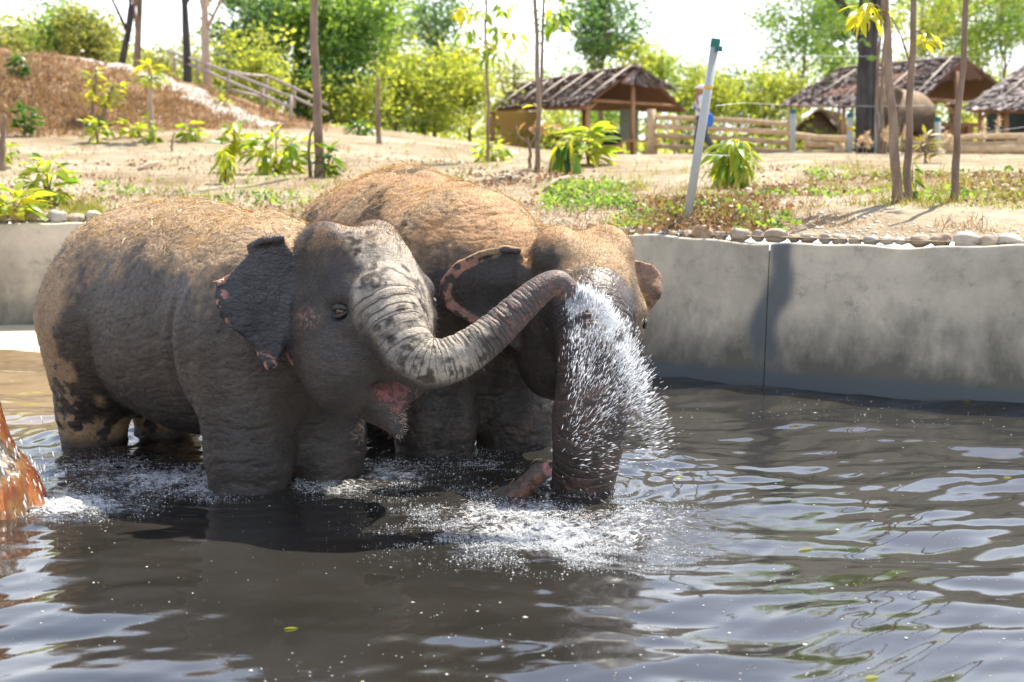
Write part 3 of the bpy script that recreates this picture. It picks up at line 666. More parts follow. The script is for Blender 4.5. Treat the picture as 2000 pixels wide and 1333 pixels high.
def elephant_front():
    h = 0.0145
    fl = Field((-3.25, 6.1, -0.78), (0.62, 9.35, 1.62), h)
    L, M = frame((-1.73, 7.90, 0), (.69, -.73))
    body_parts(fl, L, M, H=1.395, W=.53, belly=.12)
    fl.ell(L(-.78, -.12, .75), [.42, .34, .5], M, .2)
    C = np.array([-.735, 6.92, .93]); hh = (.64, -.77)
    fl.cone(L(.62, 0, .85), C+np.array([-.05, .08, -.02]), .42, .30, .15)
    HL, HM = head_parts(fl, C, hh, R(10), 1.0, ((.08, -.42), (.19, -.585)))
    tp = [at(752, 585, 6.62), at(776, 648, 6.51), at(803, 700, 6.44), at(842, 716, 6.42), at(893, 700, 6.45), at(948, 664, 6.5), at(1006, 610, 6.56), at(1056, 564, 6.61), at(1090, 548, 6.63), at(1110, 566, 6.62)]
    tr = [.15, .138, .122, .112, .105, .093, .080, .067, .059, .052]
    tt = np.linspace(0, len(tp)-1, 37); tp = np.stack([np.interp(tt, np.arange(len(tp)), np.array(tp)[:, i]) for i in range(3)], 1); tr = np.interp(tt, np.arange(len(tr)), tr)
    ks = np.hanning(7); ks /= ks.sum(); tp2 = tp.copy()
    for i in range(3): tp2[:, i] = np.convolve(np.pad(tp[:, i], 3, 'edge'), ks, 'valid')
    tp2[-1] = tp[-1]; tp = tp2
    fl.chain(tp[:10], tr[:10], .10); fl.chain(tp[8:], tr[8:], .04)
    tipd = tp[-1]-tp[-3]; tipd /= np.linalg.norm(tipd)
    for s_ in (-1, 1): fl.ell(tp[-1]+tipd*.07+np.array([.0, .026*s_, .0]), [.022, .022, .05], None, .02, 'sub')
    # open mouth between trunk and lower lip
    MO, MM = HL(.275, -.02, -.46), frame((0, 0, 0), hh, R(-58))[1]; fl.ell(MO, [.17, .16, .052], MM, .015, 'sub')
    ear = [(556, 470), (520, 464), (492, 474), (482, 500), (452, 528), (423, 545), (421, 575), (428, 615), (452, 645), (484, 672), (502, 705), (520, 730), (541, 722), (553, 690), (566, 640), (585, 590), (590, 520)]
    ear_sheet(fl, ear, 6.80, .02, lambda u, v: 0.06*np.sin(v*8+1.2)*np.clip(-u*3+.3, -0.2, 1)-0.16*np.clip(u, 0, 1)+.022*np.sin(u*26+v*9)*np.clip(-u*4+.4, 0, 1), .03)
    # rolled upper ear rim
    fl.chain([at(486, 482, 6.79), at(515, 469, 6.77), at(548, 466, 6.80)], [.014, .02, .022], .02)
    # the other ear lies back on the far side
    E0 = HL(-.22, .30, .1); eu = np.array([-.45, .85, 0.]); eu /= np.linalg.norm(eu); en = np.cross(eu, [0, 0, 1.0])
    fl.sheet([(0, .22), (.2, .25), (.36, .1), (.3, -.15), (.14, -.4), (.03, -.3), (-.05, 0)], E0, eu, [0, 0, 1], en, .022, lambda u, v: .05*np.sin(v*7), .04)
    # tail
    fl.chain([L(-1.2, .05, .95), L(-1.3, .03, .75), L(-1.3, .02, .45), L(-1.27, .0, .15)], [.05, .036, .028, .02], .05)
    V, Q = fl.mesh(); P, Nn, Q = refine(V, Q)
    x, y = project(P); up = Nn[:, 2]
    lf = (P-np.array([-1.73, 7.9, 0]))@M; lh = (P-C)@HM
    T, dist, Rr = arc_param(P, tp, tr); trunk = smooth01((1.28-dist)/.2)*(lh[:, 0] > .1)
    # creases: rings round the trunk, folds across flank and legs
    ph = T/.0235+1.5*fbm(P*6, 4, 3)+.5*fbm(P*25, 5, 2)
    ring = np.abs(((T/.07+.8*fbm(P*7, 4, 2)) % 1)-.5)*2; ring = 1-np.clip(ring/.5, 0, 1)
    topface = smooth01((np.sum(Nn*np.array([.5, -.3, .75]), 1)+.45)/.7)
    amp = trunk*(.004*topface+.001)*smooth01((1.15-T)/.4)
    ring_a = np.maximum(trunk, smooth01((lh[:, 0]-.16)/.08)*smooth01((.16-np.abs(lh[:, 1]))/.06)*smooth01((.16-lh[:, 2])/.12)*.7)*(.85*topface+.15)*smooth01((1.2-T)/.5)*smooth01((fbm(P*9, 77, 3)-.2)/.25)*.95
    face = smooth01((lh[:, 0]-.18)/.1)*smooth01((.2-lh[:, 2])/.1)*smooth01((lh[:, 2]+.3)/.1)*(1-trunk)
    d = -ring*amp
    w1 = fbm(np.stack([lf[:, 0]*9+3*lf[:, 2], lf[:, 1]*4, lf[:, 2]*26], 1), 11, 3); w2 = fbm(P*55, 12, 2)
    skin_f = 1-.7*trunk
    d += skin_f*(.005*(w1-.5)*(1-.5*smooth01((lf[:, 0]-.9)/.3))+.003*(w2-.5)*.5)+.014*(fbm(P*5, 13, 3)-.5)*(1-trunk)
    d += folds(lf, up, 1.42)*(1-trunk)*(1-.75*smooth01((lh[:, 0]+.28)/.12))
    P = P+Nn*d[:, None]
    # pigment
    n1 = fbm(P*6, 41, 4); n2 = fbm(P*22, 42, 3); n3 = fbm(P*3, 43, 3)
    pig = np.tile(C_GREY, (len(P), 1)); wet = np.full(len(P), .6)
    headm = smooth01((lh[:, 0]+.28)/.12)
    wl = smooth01((.55+.25*(n1-.5)-lf[:, 2])/.35); pig = lerp(pig, C_WET*1.25, wl*.75); wet = np.maximum(wet, wl*.7)
    dust = smooth01((up-.30+.5*(n1-.5)+.25*(n2-.5))/.35)*(1-headm); pig = lerp(pig, C_DRY*(1.05), dust); wet *= 1-dust
    rump = smooth01((-.55-lf[:, 0]+.3*(n1-.5))/.1)*(1-smooth01((.1-lf[:, 2])/.1)); sp = smooth01((n1*.6+n2*.4-.40+.12*smooth01((-.9-lf[:, 0])/.3))/.04)
    pig = lerp(pig, C_DRY*1.0, rump*sp*.9); wet = wet*(1-rump*sp)
    # face: dry and pale down the middle of forehead and trunk, wet at the sides
    mid = smooth01((.20+.10*(n1-.5)-np.abs(lh[:, 1]+.0))/.06)*smooth01((lh[:, 0]+.05)/.15)
    mid = np.maximum(mid*smooth01((lh[:, 2]+.24)/.08), trunk*topface*smooth01((.75-T)/.25))
    blot = smooth01((n1-.60)/.05)*(lh[:, 2] > -.05)
    pig = lerp(pig, C_WET*1.6, headm*(1-mid)*smooth01((n3-.38)/.2)*.6)
    pig = lerp(pig, C_PALE, mid*(1-blot*.85)*smooth01((n2-.25)/.2)*.95); wet = wet*(1-mid)+.15*mid
    crown = headm*smooth01((lh[:, 2]-.27)/.1)*smooth01((n2-.42)/.15); pig = lerp(pig, C_RED*.6, crown*.7)
    for s_ in (-1, 1):
        eyd = np.linalg.norm((lh-np.array([.215, .238*s_, .01]))*np.array([1, .8, 1.25]), axis=1); pig = lerp(pig, C_WET*.75, smooth01((.135-eyd)/.08)*.85); wet = np.maximum(wet, smooth01((.12-eyd)/.06)*.8)
    tn = trunk*smooth01((T-.62)/.25)*(1-topface*.5); pig = lerp(pig, np.array([.13, .085, .075]), tn*.9)
    pk = tn*smooth01((fbm(P*50, 46, 2)-.52)/.05)*.6; pig = lerp(pig, C_PINK*.7, pk)
    earm = (x < 572)*(P[:, 1] < 6.87)*(np.abs(Nn[:, 1]) > .35)*(lh[:, 0] < -.05)*(y > 455)*(y < 740)
    edge = earm*(smooth01((452-x)/14)*(y < 660)+smooth01((y-680)/25)); pig = lerp(pig, C_WET*1.2+np.array([.0, .004, .014]), earm*.85); wet = np.where(earm, .95, wet)  # slight blue sky sheen of the wet ear put into its pigment
    pig = lerp(pig, C_PINK, np.clip(edge*smooth01((fbm(P*42, 44, 2)-.5)/.05), 0, 1)*.85)
    ck = headm*np.exp(-((x-602)/22)**2-((y-622)/20)**2); pig = lerp(pig, C_PINK*.9, smooth01(ck*1.3)*smooth01((fbm(P*75, 45, 2)-.52)/.06)*.55)
    mq = (P-MO)@MM; ed = np.sqrt((mq[:, 0]/.17)**2+(mq[:, 1]/.16)**2+(mq[:, 2]/.052)**2); mouth = smooth01((1.45-ed)/.2)*smooth01((.01-mq[:, 2])/.02)*smooth01((.115-np.abs(mq[:, 1]))/.03)*smooth01((mq[:, 0]+.16)/.05)*smooth01((.10-mq[:, 0])/.04)
    pig = lerp(pig, lerp(np.tile(np.array([.22, .07, .062]), (len(P), 1)), C_WET*1.3, smooth01((fbm(P*45, 48, 2)-.48)/.08)*.75), mouth*.9)
    eyes = [(HL(.205, -.242, -.0), .035, (HM, C)), (HL(.205, .242, -.0), .035, (HM, C))]
    base = (-1.73, 7.9, -.7)
    root = finish_elephant('elephant', 'nearer elephant with straw on its back, raising its trunk to spray water', base, P, Nn, Q, pig, wet, eyes, ph, ring_a)
    # hair: crown, brow and chin, rim of the back
    wt = np.clip(dust*.5+headm*smooth01((lh[:, 2]-.2)/.1)*2.2+.22*headm+.1, 0, 3)*(lf[:, 2] > .05)*(1-.8*trunk)
    hp, hn = mesh_sample(P, Nn, Q, wt, 16000)
    bv, bf = blades(hp-np.asarray(base), hn+rng.normal(size=hp.shape)*.35+np.array([-.1, 0, .2]), rng.uniform(.008, .026, len(hp)), .0014, .15)
    tag(link('hair', np_mesh('hair', bv, bf, MAT['hair_dark'], False), root), kind='stuff')
    # chin and lip bristles
    lw = np.exp(-((lh[:, 0]-.19)/.1)**2-((lh[:, 2]+.56)/.1)**2)+.4*trunk*smooth01((-up-.2)/.4)*smooth01((.9-T)/.2)
    hp, hn = mesh_sample(P, Nn, Q, lw, 380)
    bv, bf = blades(hp-np.asarray(base), hn+rng.normal(size=hp.shape)*.4, rng.uniform(.012, .04, len(hp)), .0018, .2)
    tag(link('bristle', np_mesh('bristle', bv, bf, MAT['hair_dark'], False), root), kind='stuff')
    lw = np.exp(-((lh[:, 0]-.22)/.05)**2-((lh[:, 2]+.56)/.09)**2)*(Nn[:, 0] > .1); hp, hn = mesh_sample(P, Nn, Q, lw, 160); bv, bf = blades(hp-np.asarray(base), hn+rng.normal(size=hp.shape)*.35, rng.uniform(.01, .03, len(hp)), .002, .2)
    tag(link('lip_hair', np_mesh('lip_hair', bv, bf, MAT['plume'], False), root), kind='stuff')
    # straw lying on the back
    sw = smooth01((up-.55)/.2)*(1-headm)*smooth01((n3-.3)/.25)*smooth01((lf[:, 0]+1.1)/.3)
    hp, hn = mesh_sample(P, Nn, Q, sw, 2600); hang = rng.random(len(hp)) < .15
    dirs = np.cross(hn, rng.normal(size=hp.shape))+hn*rng.uniform(-.05, .22, (len(hp), 1)); bv, bf = blades(hp+hn*.008, dirs, rng.uniform(.02, .07, len(hp)), .0035, .12)
    tag(link('straw_litter', np_mesh('straw_litter', bv, bf, MAT['straw'], False)), 'loose straw scattered over the back of the nearer elephant', 'straw', kind='stuff')
    return tp

def elephant_rear():
    h = 0.0155
    fl = Field((-2.05, 6.85, -0.78), (1.15, 10.65, 1.85), h)
    L, M = frame((-.62, 8.96, 0), (.47, -.88))
    body_parts(fl, L, M, H=1.54, W=.63, belly=.2, ls=.26, Lf=.85, Lr=-.85, rf=.215, rr=.2)
    fl.ell(L(-.15, 0, 1.18), [.7, .36, .38], M, .2)
    C = np.array([.375, 7.66, .855]); hh = (.40, -.92)
    fl.cone(L(.62, 0, .98), C+np.array([-.05, .1, .02]), .44, .30, .15)
    fl.cone(L(.5, 0, 1.1), C+np.array([-.1, .15, .12]), .36, .24, .12)
    HL, HM = head_parts(fl, C, hh, R(-14), 1.0)
    tp = [at(1158, 600, 7.30), at(1160, 690, 7.15), at(1156, 770, 7.10), at(1150, 850, 7.12), at(1142, 925, 7.2), np.array([.33, 7.24, -.14]), np.array([.2, 7.18, -.27]), np.array([.02, 7.08, -.24]), np.array([-.10, 7.02, -.13]), at(968, 982, 6.98), at(1018, 958, 6.95), at(1052, 924, 6.92)]
    tr = [.20, .20, .193, .183, .168, .15, .12, .09, .075, .066, .055, .045]
    tt = np.linspace(0, len(tp)-1, 45); tp0 = np.array(tp); tp = np.stack([np.interp(tt, np.arange(len(tp0)), tp0[:, i]) for i in range(3)], 1); tr = np.interp(tt, np.arange(len(tr)), tr)
    ks = np.hanning(7); ks /= ks.sum(); tp2 = tp.copy()
    for i in range(3): tp2[:, i] = np.convolve(np.pad(tp[:, i], 3, 'edge'), ks, 'valid')
    tp2[-1] = tp[-1]; tp = tp2
    fl.chain(tp[:13], tr[:13]*.95, .16); fl.chain(tp[10:], tr[10:], .04)
    td = np.array([.75, -.35, .45]); td /= np.linalg.norm(td)
    fl.cone(tp[-1], tp[-1]+td*.03, .046, .042, .03); fl.cone(tp[-1]+td*.01+np.array([0, 0, .03]), tp[-1]+td*.085+np.array([.005, 0, .035]), .024, .012, .02); fl.cone(tp[-1]+td*.01+np.array([0, 0, -.03]), tp[-1]+td*.06+np.array([.02, 0, -.02]), .024, .016, .02)
    [fl.ell(tp[-1]+td*.08+np.array([.0, .0, .021*k_]), [.03, .022, .017], None, .01, 'sub') for k_ in (-1, 1)]
    ear = [(1020, 484), (985, 480), (940, 490), (895, 512), (866, 545), (860, 578), (872, 602), (900, 622), (930, 636), (965, 660), (1010, 690), (1045, 640), (1040, 540)]
    cv = lambda u, v: -.10*np.clip(u+.05, 0, 1)*1.5+.02*np.sin(v*16)
    ear_sheet(fl, ear, 7.56, .022, cv, .03)
    rim = [(1012, 490), (985, 487), (940, 496), (895, 518), (869, 548), (864, 578), (878, 600), (905, 618), (930, 632)]
    fl.chain([at(a, b, 7.53) for a, b in rim], [.024, .024, .022, .022, .022, .022, .021, .02, .018], .02)
    far = [(1205, 520), (1238, 505), (1276, 514), (1296, 540), (1293, 580), (1276, 606), (1262, 640), (1250, 668), (1215, 670)]
    ear_sheet(fl, far, 7.86, .02, lambda u, v: .045*np.sin(v*30+.5)*np.clip(u*5+.3, 0, 1), .03)
    V, Q = fl.mesh(); P, Nn, Q = refine(V, Q)
    x, y = project(P); up = Nn[:, 2]; lf = (P-np.array([-.62, 8.96, 0]))@M; lh = (P-C)@HM
    T, dist, Rr = arc_param(P, tp, tr); trunk = smooth01((1.28-dist)/.2)*((lh[:, 0] > .1)|(P[:, 2] < .35))*(P[:, 1] < 7.6)
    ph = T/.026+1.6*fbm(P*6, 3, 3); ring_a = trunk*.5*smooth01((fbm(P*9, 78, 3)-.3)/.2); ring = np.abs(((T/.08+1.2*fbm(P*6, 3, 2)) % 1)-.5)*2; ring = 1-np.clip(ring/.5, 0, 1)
    d = -ring*trunk*.004+.014*(fbm(P*5, 23, 3)-.5)*(1-trunk)+.005*(fbm(np.stack([lf[:, 0]*10+2*lf[:, 2], lf[:, 1]*6, lf[:, 2]*22], 1), 24, 3)-.5)*(1-trunk)+.004*(fbm(P*55, 25, 2)-.5)
    d = d+folds(lf, up, 1.6)*(1-trunk)*(1-.75*smooth01((lh[:, 0]+.3)/.12)*(P[:, 1] < 8.1))
    P = P+Nn*d[:, None]
    n1 = fbm(P*6, 61, 4); n2 = fbm(P*24, 62, 3); n3 = fbm(P*3, 63, 3)
    headm = smooth01((lh[:, 0]+.3)/.12)*(P[:, 1] < 8.1)
    pig = np.tile(C_GREY*.95, (len(P), 1)); wet = np.full(len(P), .6)
    wl = smooth01((.75+.3*(n1-.5)-P[:, 2])/.4); pig = lerp(pig, C_WET, wl*.7); wet = np.maximum(wet, wl*.75)
    sp = smooth01((n1*.5+n2*.5-.5)/.04)*wl; pig = lerp(pig, C_GREY*1.25, sp*.55)
    dust = smooth01((up-.22+.5*(n1-.5)+.3*(n2-.5))/.35)*(P[:, 2] > .7)
    pig = lerp(pig, lerp(np.tile(C_RED*1.05, (len(P), 1)), C_DRY*1.15, smooth01((n3-.4)/.2)), dust*.95); wet *= 1-dust
    clean = smooth01((n1-.56)/.08)*smooth01((n3-.45)/.1)*(1-headm); pig = lerp(pig, C_GREY*.75, clean*dust*.8)
    pig = lerp(pig, np.array([.075, .058, .05]), trunk*.9); pk = smooth01((fbm(P*48, 64, 2)-.48)/.06)*trunk*smooth01((T-.1)/.2)*smooth01((n1-.38)/.15); pig = lerp(pig, np.array([.17, .095, .065]), pk*.6); wet = np.where(trunk > .5, .9, wet)
    fr = smooth01((lh[:, 1]-.10)/.1)*headm*(1-trunk)*smooth01((lh[:, 2]+.1)/.1); pig = lerp(pig, C_DRY*.75, fr*.5)
    # pink tip held above the water
    tip = trunk*smooth01((T-1.28)/.1)*(P[:, 2] > -.2); pig = lerp(pig, lerp(np.tile(C_PINK*.45, (len(P), 1)), C_GREY*1.0, smooth01((fbm(P*30, 65, 3)-.45+.3*up)/.15)), tip*.9); ring_a = ring_a*(1-.75*tip)
    nos = np.linalg.norm(P-(tp[-1]+td*.06), axis=1); pig = lerp(pig, np.array([.30, .12, .11]), smooth01((.042-nos)/.012)*.8)
    earm = ((x < 1010)*(x > 850)*(P[:, 1] < 7.66)*(y > 478)*(y < 645)).astype(bool)
    rimd = np.full(len(P), 1e9); rp = np.array([at(a, b, 7.53) for a, b in rim])
    Tr, dr, _ = arc_param(P, rp, np.full(len(rp), .03)); rimm = smooth01((1.5-dr)/.2); pig = lerp(pig, C_WET*1.1, earm*(1-rimm)*.7)
    pig = lerp(pig, lerp(np.tile(C_DRY*.75, (len(P), 1)), C_PINK*.9, smooth01((Tr-.18)/.12)), rimm*smooth01((n2-.42)/.06)*.9)
    fe = ((x > 1238)*(P[:, 1] > 7.75)*(y > 500)*(y < 680)*(P[:, 1] < 8.0)).astype(float); pig = lerp(pig, np.array([.3, .19, .14]), fe*smooth01((n2-.35)/.1)*.9); wet = wet*(1-fe)
    eyes = [(HL(.205, -.242, -.0), .035, (HM, C)), (HL(.205, .242, -.0), .035, (HM, C))]
    base = (-.62, 8.96, -.7)
    root = finish_elephant('elephant', 'reddish-backed elephant behind the spray with its trunk hanging into the water', base, P, Nn, Q, pig, wet, eyes, ph, ring_a)
    wt = (np.clip(dust*1.2, 0, 1)+headm*smooth01((lh[:, 2]+.05)/.2)*.5)*(1-trunk)*(P[:, 2] > .6)*(1-rimm)*(1-earm)
    hp, hn = mesh_sample(P, Nn, Q, wt, 22000)
    bv, bf = blades(hp-np.asarray(base), hn+rng.normal(size=hp.shape)*.4, rng.uniform(.008, .04, len(hp))*rng.uniform(.5, 1, len(hp)), .0014, .2)
    tag(link('hair', np_mesh('hair', bv, bf, MAT['hair_red'], False), root), kind='stuff')
    sw = smooth01((up-.6)/.2)*(1-headm*.7)*smooth01((n3-.42)/.15)
    hp, hn = mesh_sample(P, Nn, Q, sw, 1500); dirs = np.cross(hn, rng.normal(size=hp.shape))+hn*rng.uniform(-.05, .22, (len(hp), 1)); bv, bf = blades(hp+hn*.012, dirs, rng.uniform(.03, .11, len(hp)), .0035, .2)
    tag(link('straw_litter', np_mesh('straw_litter', bv, bf, MAT['straw'], False)), 'stray straw on the hump of the reddish-backed elephant', 'straw', kind='stuff')

def elephant_far():
    base = gp(1747, 310, 39.0); h = .035
    fl = Field(base+np.array([-1.9, -1.9, -.05]), base+np.array([1.7, 1.7, 2.5]), h)
    L, M = frame(base+np.array([.12, 0, .42]), (-.72, -.69))
    body_parts(fl, L, M, H=1.30, W=.53, belly=.12, foot=-.45)
    C = L(1.32, .02, .98); fl.cone(L(.62, 0, .9), C, .42, .3, .15)
    HL, HM = head_parts(fl, C, (-.66, -.75), R(-10))
    tp = [HL(.28, 0, -.1), HL(.4, 0, -.35), HL(.42, 0, -.6), HL(.4, 0, -.85), HL(.44, 0, -1.05)]; tr = [.17, .15, .12, .1, .07]; fl.chain(tp, tr, .04)
    for s_ in (-1, 1):
        E0 = HL(-.18, .31*s_, .1); eu = M[:, 1]*s_*.75-M[:, 0]*.65; eu /= np.linalg.norm(eu); en = np.cross(eu, [0, 0, 1.0])
        fl.sheet([(0, .22), (.2, .26), (.4, .12), (.36, -.15), (.16, -.42), (.03, -.3), (-.06, 0)], E0, eu, [0, 0, 1], en, .035, lambda u, v: .04*np.sin(v*7), .05)
    V, Q = fl.mesh(); P, Nn, Q = refine(V, Q); n1 = fbm(P*4, 71, 3); up = Nn[:, 2]
    pig = np.tile(C_GREY*1.2, (len(P), 1)); pig = lerp(pig, C_DRY*.75, smooth01((up+.25+.5*(n1-.5))/.5))
    eyes = [(HL(.205, -.242, -.0), .035, (HM, C)), (HL(.205, .242, -.0), .035, (HM, C))]
    finish_elephant('elephant', 'distant dusty elephant standing behind the log fence by the thatched shelter', base, P, Nn, Q, pig, np.full(len(P), .1), eyes)

# ------------------------------------------------------------------ water
LEGS = [(-1.34, 7.16, .21), (-1.01, 7.48, .21), (-2.44, 8.33, .2), (-2.11, 8.65, .2), (-.45, 8.05, .23), (.02, 8.3, .23), (.37, 7.22, .16)]
_wr = np.random.default_rng(11); _waves = []
for i in range(22):
    lam = 0.13*(1.15**i)*_wr.uniform(.9, 1.1); th = math.pi/2+_wr.normal()*0.5
    _waves.append((2*math.pi/lam*math.cos(th), 2*math.pi/lam*math.sin(th), _wr.uniform(0, 6.28), lam))
IMPACT = [(atz(1090, 1040)[:2], .55, .9), (atz(1000, 1000)[:2], .4, .8), (atz(1230, 1010)[:2], .4, .6), (atz(320, 935)[:2], .45, .9), (atz(120, 985)[:2], .4, 1.0), (atz(200, 905)[:2], .45, .7), (atz(640, 950)[:2], .3, .7), (atz(760, 930)[:2], .35, .6), (atz(880, 890)[:2], .3, .6), (atz(420, 960)[:2], .3, .7)]
def chop_mask(x, y):
    m = np.zeros_like(np.asarray(x, float))
    for (c, r, a) in IMPACT: m = np.maximum(m, a*np.exp(-(((x-c[0])/r)**2+((y-c[1])/(r*.7))**2)))
    return m
def water_z(x, y):
    x = np.asarray(x, float); y = np.asarray(y, float); z = np.zeros_like(x)
    wx = x+.12*np.sin(y*2.1+.5); wy = y+.10*np.sin(x*1.7)+.05*np.sin(x*4.1+y)
    calm = .55+.45*smooth01((x-.1+.35*(7-y))/1.2)+.25*smooth01((y-6)/2)
    for kx, ky, ph, lam in _waves: z += .030*lam/6.283*np.sin(kx*wx+ky*wy+ph)*np.minimum(1.0, 1.1/lam)*(1 if lam > .28 else 1.0)
    z *= calm
    for lx, ly, r in LEGS:
        d = np.hypot(x-lx, y-ly)-r; z += .006*np.sin(d*48)*np.exp(-np.maximum(d, 0)/.28)*(d > -.1)
    m = chop_mask(x, y)
    z += m*.085*(fbm(np.stack([x*6, y*8, 0*x], -1), 91, 3)-.5)+m*.05*(fbm(np.stack([x*19, y*24, 0*x], -1), 92, 2)-.5)
    return z
def build_water():
    ys = np.concatenate([np.linspace(-6, 2.5, 18)[:-1], np.arange(2.5, 3.8, .05), np.arange(3.8, 9.2, .019), np.arange(9.2, 14.6, .05)])
    u = np.concatenate([np.linspace(-3.6, -1.02, 14)[:-1], np.linspace(-1.02, 1.02, 460), np.linspace(1.02, 3.6, 14)[1:]])
    U, Y = np.meshgrid(u, ys); X = U*(.375*np.maximum(Y, 1)+.35); Z = water_z(X, Y)
    idx = np.arange(X.size).reshape(X.shape); Q = np.stack([idx[:-1, :-1], idx[:-1, 1:], idx[1:, 1:], idx[1:, :-1]], -1).reshape(-1, 4)
    inside = Y < wall_y(np.clip(X, -60, 60))+.04
    Q = Q[inside.ravel()[Q].any(1)]
    sh = smooth01((Y-7.6+.25*(X+3.2))/2.6)*smooth01((-1.9-X)/1.2)
    o = link('water', np_mesh('water', np.stack([X, Y, Z], -1).reshape(-1, 3), Q, MAT['pond_water'], True, {'shallow': np.clip(sh, 0, 1).ravel()*.8, 'chop': (.025+chop_mask(X, Y)).ravel()}))
    tag(o, kind='structure')

_oct = np.array([(1, 0, 0), (0, 1, 0), (-1, 0, 0), (0, -1, 0), (0, 0, 1), (0, 0, -1)], float); _octf = np.array([(0, 1, 4), (1, 2, 4), (2, 3, 4), (3, 0, 4), (1, 0, 5), (2, 1, 5), (3, 2, 5), (0, 3, 5)])
def blobs(P, r, stretch=None, axis=None, flat=1.0):
    """small faceted drops: P (n,3), r (n,), optionally drawn out along axis"""
    n = len(P); V = np.repeat(_oct[None], n, 0)*np.asarray(r)[:, None, None]
    V[:, :, 2] *= flat; V *= rng.uniform(.7, 1.3, (n, 6, 1))
    if axis is not None:
        a = axis/(np.linalg.norm(axis, axis=1)[:, None]+1e-9); dt = (V*a[:, None, :]).sum(2, keepdims=True); V = V+dt*a[:, None, :]*(np.asarray(stretch)[:, None, None]-1)
    V = V+P[:, None, :]; F = (_octf[None]+(np.arange(n)*6)[:, None, None]).reshape(-1, 3)
    return V.reshape(-1, 3), F
def build_spray(tp):
    # the jet leaves the trunk tip in a fan; each drop is a drawn-out bead on its own path
    n = 16500; tip = tp[-1]+np.array([.0, -.01, -.02])
    sheet = rng.random(n) < .68
    vx = np.where(sheet, rng.normal(1.0, .09, n), rng.uniform(.05, .98, n)); vz = np.where(sheet, rng.normal(.35, .14, n), rng.uniform(-.3, .45, n)); vy = rng.normal(-.05, .16, n)
    t = np.where(sheet, rng.beta(.95, 1.7, n)*.5, rng.beta(1.5, 1.6, n)*.47)
    p = tip+np.stack([vx*t, vy*t, vz*t-4.9*t*t], 1)+rng.normal(size=(n, 3))*(.012+.035*t[:, None])
    cl = fbm(p*np.array([14, 14, 14]), 66, 2); keep = (p[:, 2] > .005) & (rng.random(n) < .22+.78*smooth01((p[:, 2]-.1)/.45)) & (cl+rng.normal(size=n)*.06 > .42)
    p = p[keep]; m = len(p)
    out = p-(at(1075, 900, 6.6)); out[:, 1] = rng.normal(size=m)*.1; out /= np.linalg.norm(out, axis=1)[:, None]
    r = np.minimum(rng.gamma(1.0, .0005, m)+.0004, .0042); st = rng.uniform(3.0, 22.0, m)*np.clip(.0012/r, .2, 1.2)
    V, F = blobs(p, r, np.maximum(st, 1.2), out+rng.normal(size=(m, 3))*.12)
    tag(link('water_spray', np_mesh('water_spray', V, F, MAT['drop'], True)), 'white fan of water drops blown from the raised trunk', 'spray', kind='stuff')
def atz_many(px, py, z=0.0):
    a = px-1000.0; b = py-666.5; f = 2778.0
    d = np.stack([a, f*math.cos(PITCH)-b*math.sin(PITCH), -f*math.sin(PITCH)-b*math.cos(PITCH)], 1)
    return (d*((z-CAM_H)/d[:, 2])[:, None])[:, :2]
def scatter_px(n, cx, cy, sx, sy): return atz_many(rng.normal(cx, sx, n), rng.normal(cy, sy, n))
def build_foam(tp):
    # froth where the spray lands and round the legs and the spillway
    P = []; 
    for (n, cx, cy, sx, sy) in [(5200, 1010, 1045, 110, 26), (2600, 1150, 1075, 90, 22), (1600, 900, 990, 70, 20), (1500, 1250, 1010, 55, 25), (900, 1180, 1000, 45, 28), (2600, 130, 985, 70, 14), (2200, 300, 945, 80, 13), (1100, 420, 960, 35, 8), (1200, 640, 945, 45, 12), (900, 760, 930, 60, 18), (700, 870, 885, 40, 8), (500, 200, 910, 60, 16), (260, 1150, 945, 50, 6), (350, 980, 860, 14, 5), (420, 950, 905, 45, 12)]:
        P.append(scatter_px(int(n*4.5), cx, cy, sx, sy))
    P = np.concatenate(P); d = fbm(np.stack([P[:, 0]*7, P[:, 1]*9, 0*P[:, 0]], -1), 55, 3); P = P[d+rng.normal(size=len(P))*.05 > .5]
    keep = np.ones(len(P), bool)
    for lx, ly, r in LEGS: keep &= np.hypot(P[:, 0]-lx, P[:, 1]-ly) > r*.95
    P = P[keep]; z = water_z(P[:, 0], P[:, 1]); r = np.minimum(rng.gamma(1.0, .0009, len(P))+.0006, .009)
    V, F = blobs(np.column_stack([P, z+rng.exponential(.004, len(P))]), r, flat=.6)
    tag(link('foam', np_mesh('foam', V, F, MAT['foam'], True)), 'white froth churned up round the legs and under the spray', 'foam', kind='stuff')
    # scattered pale flecks floating all over the pond
    n = 900; px = rng.uniform(-100, 2100, n); py = 780+rng.random(n)**.8*560; Q = np.array([atz(a, b)[:2] for a, b in zip(px, py)])
    ex = np.array([atz(a, b)[:2] for a, b in zip(rng.normal(1560, 260, 420), rng.normal(800, 30, 420))]); Q = np.concatenate([Q, ex])
    dd = fbm(np.stack([Q[:, 0]*1.3, Q[:, 1]*1.6, 0*Q[:, 0]], -1), 57, 3); Q = Q[(dd > .42) & (Q[:, 1] < wall_y(Q[:, 0])-.15)]
    r = np.minimum(rng.gamma(1.1, .0019, len(Q))+.0012, .014); V, F = blobs(np.column_stack([Q, water_z(Q[:, 0], Q[:, 1])+.001]), r, flat=.25)
    tag(link('floating_specks', np_mesh('floating_specks', V, F, MAT['debris'], True)), 'pale specks of blossom and dust floating on the pond', 'debris', kind='stuff')
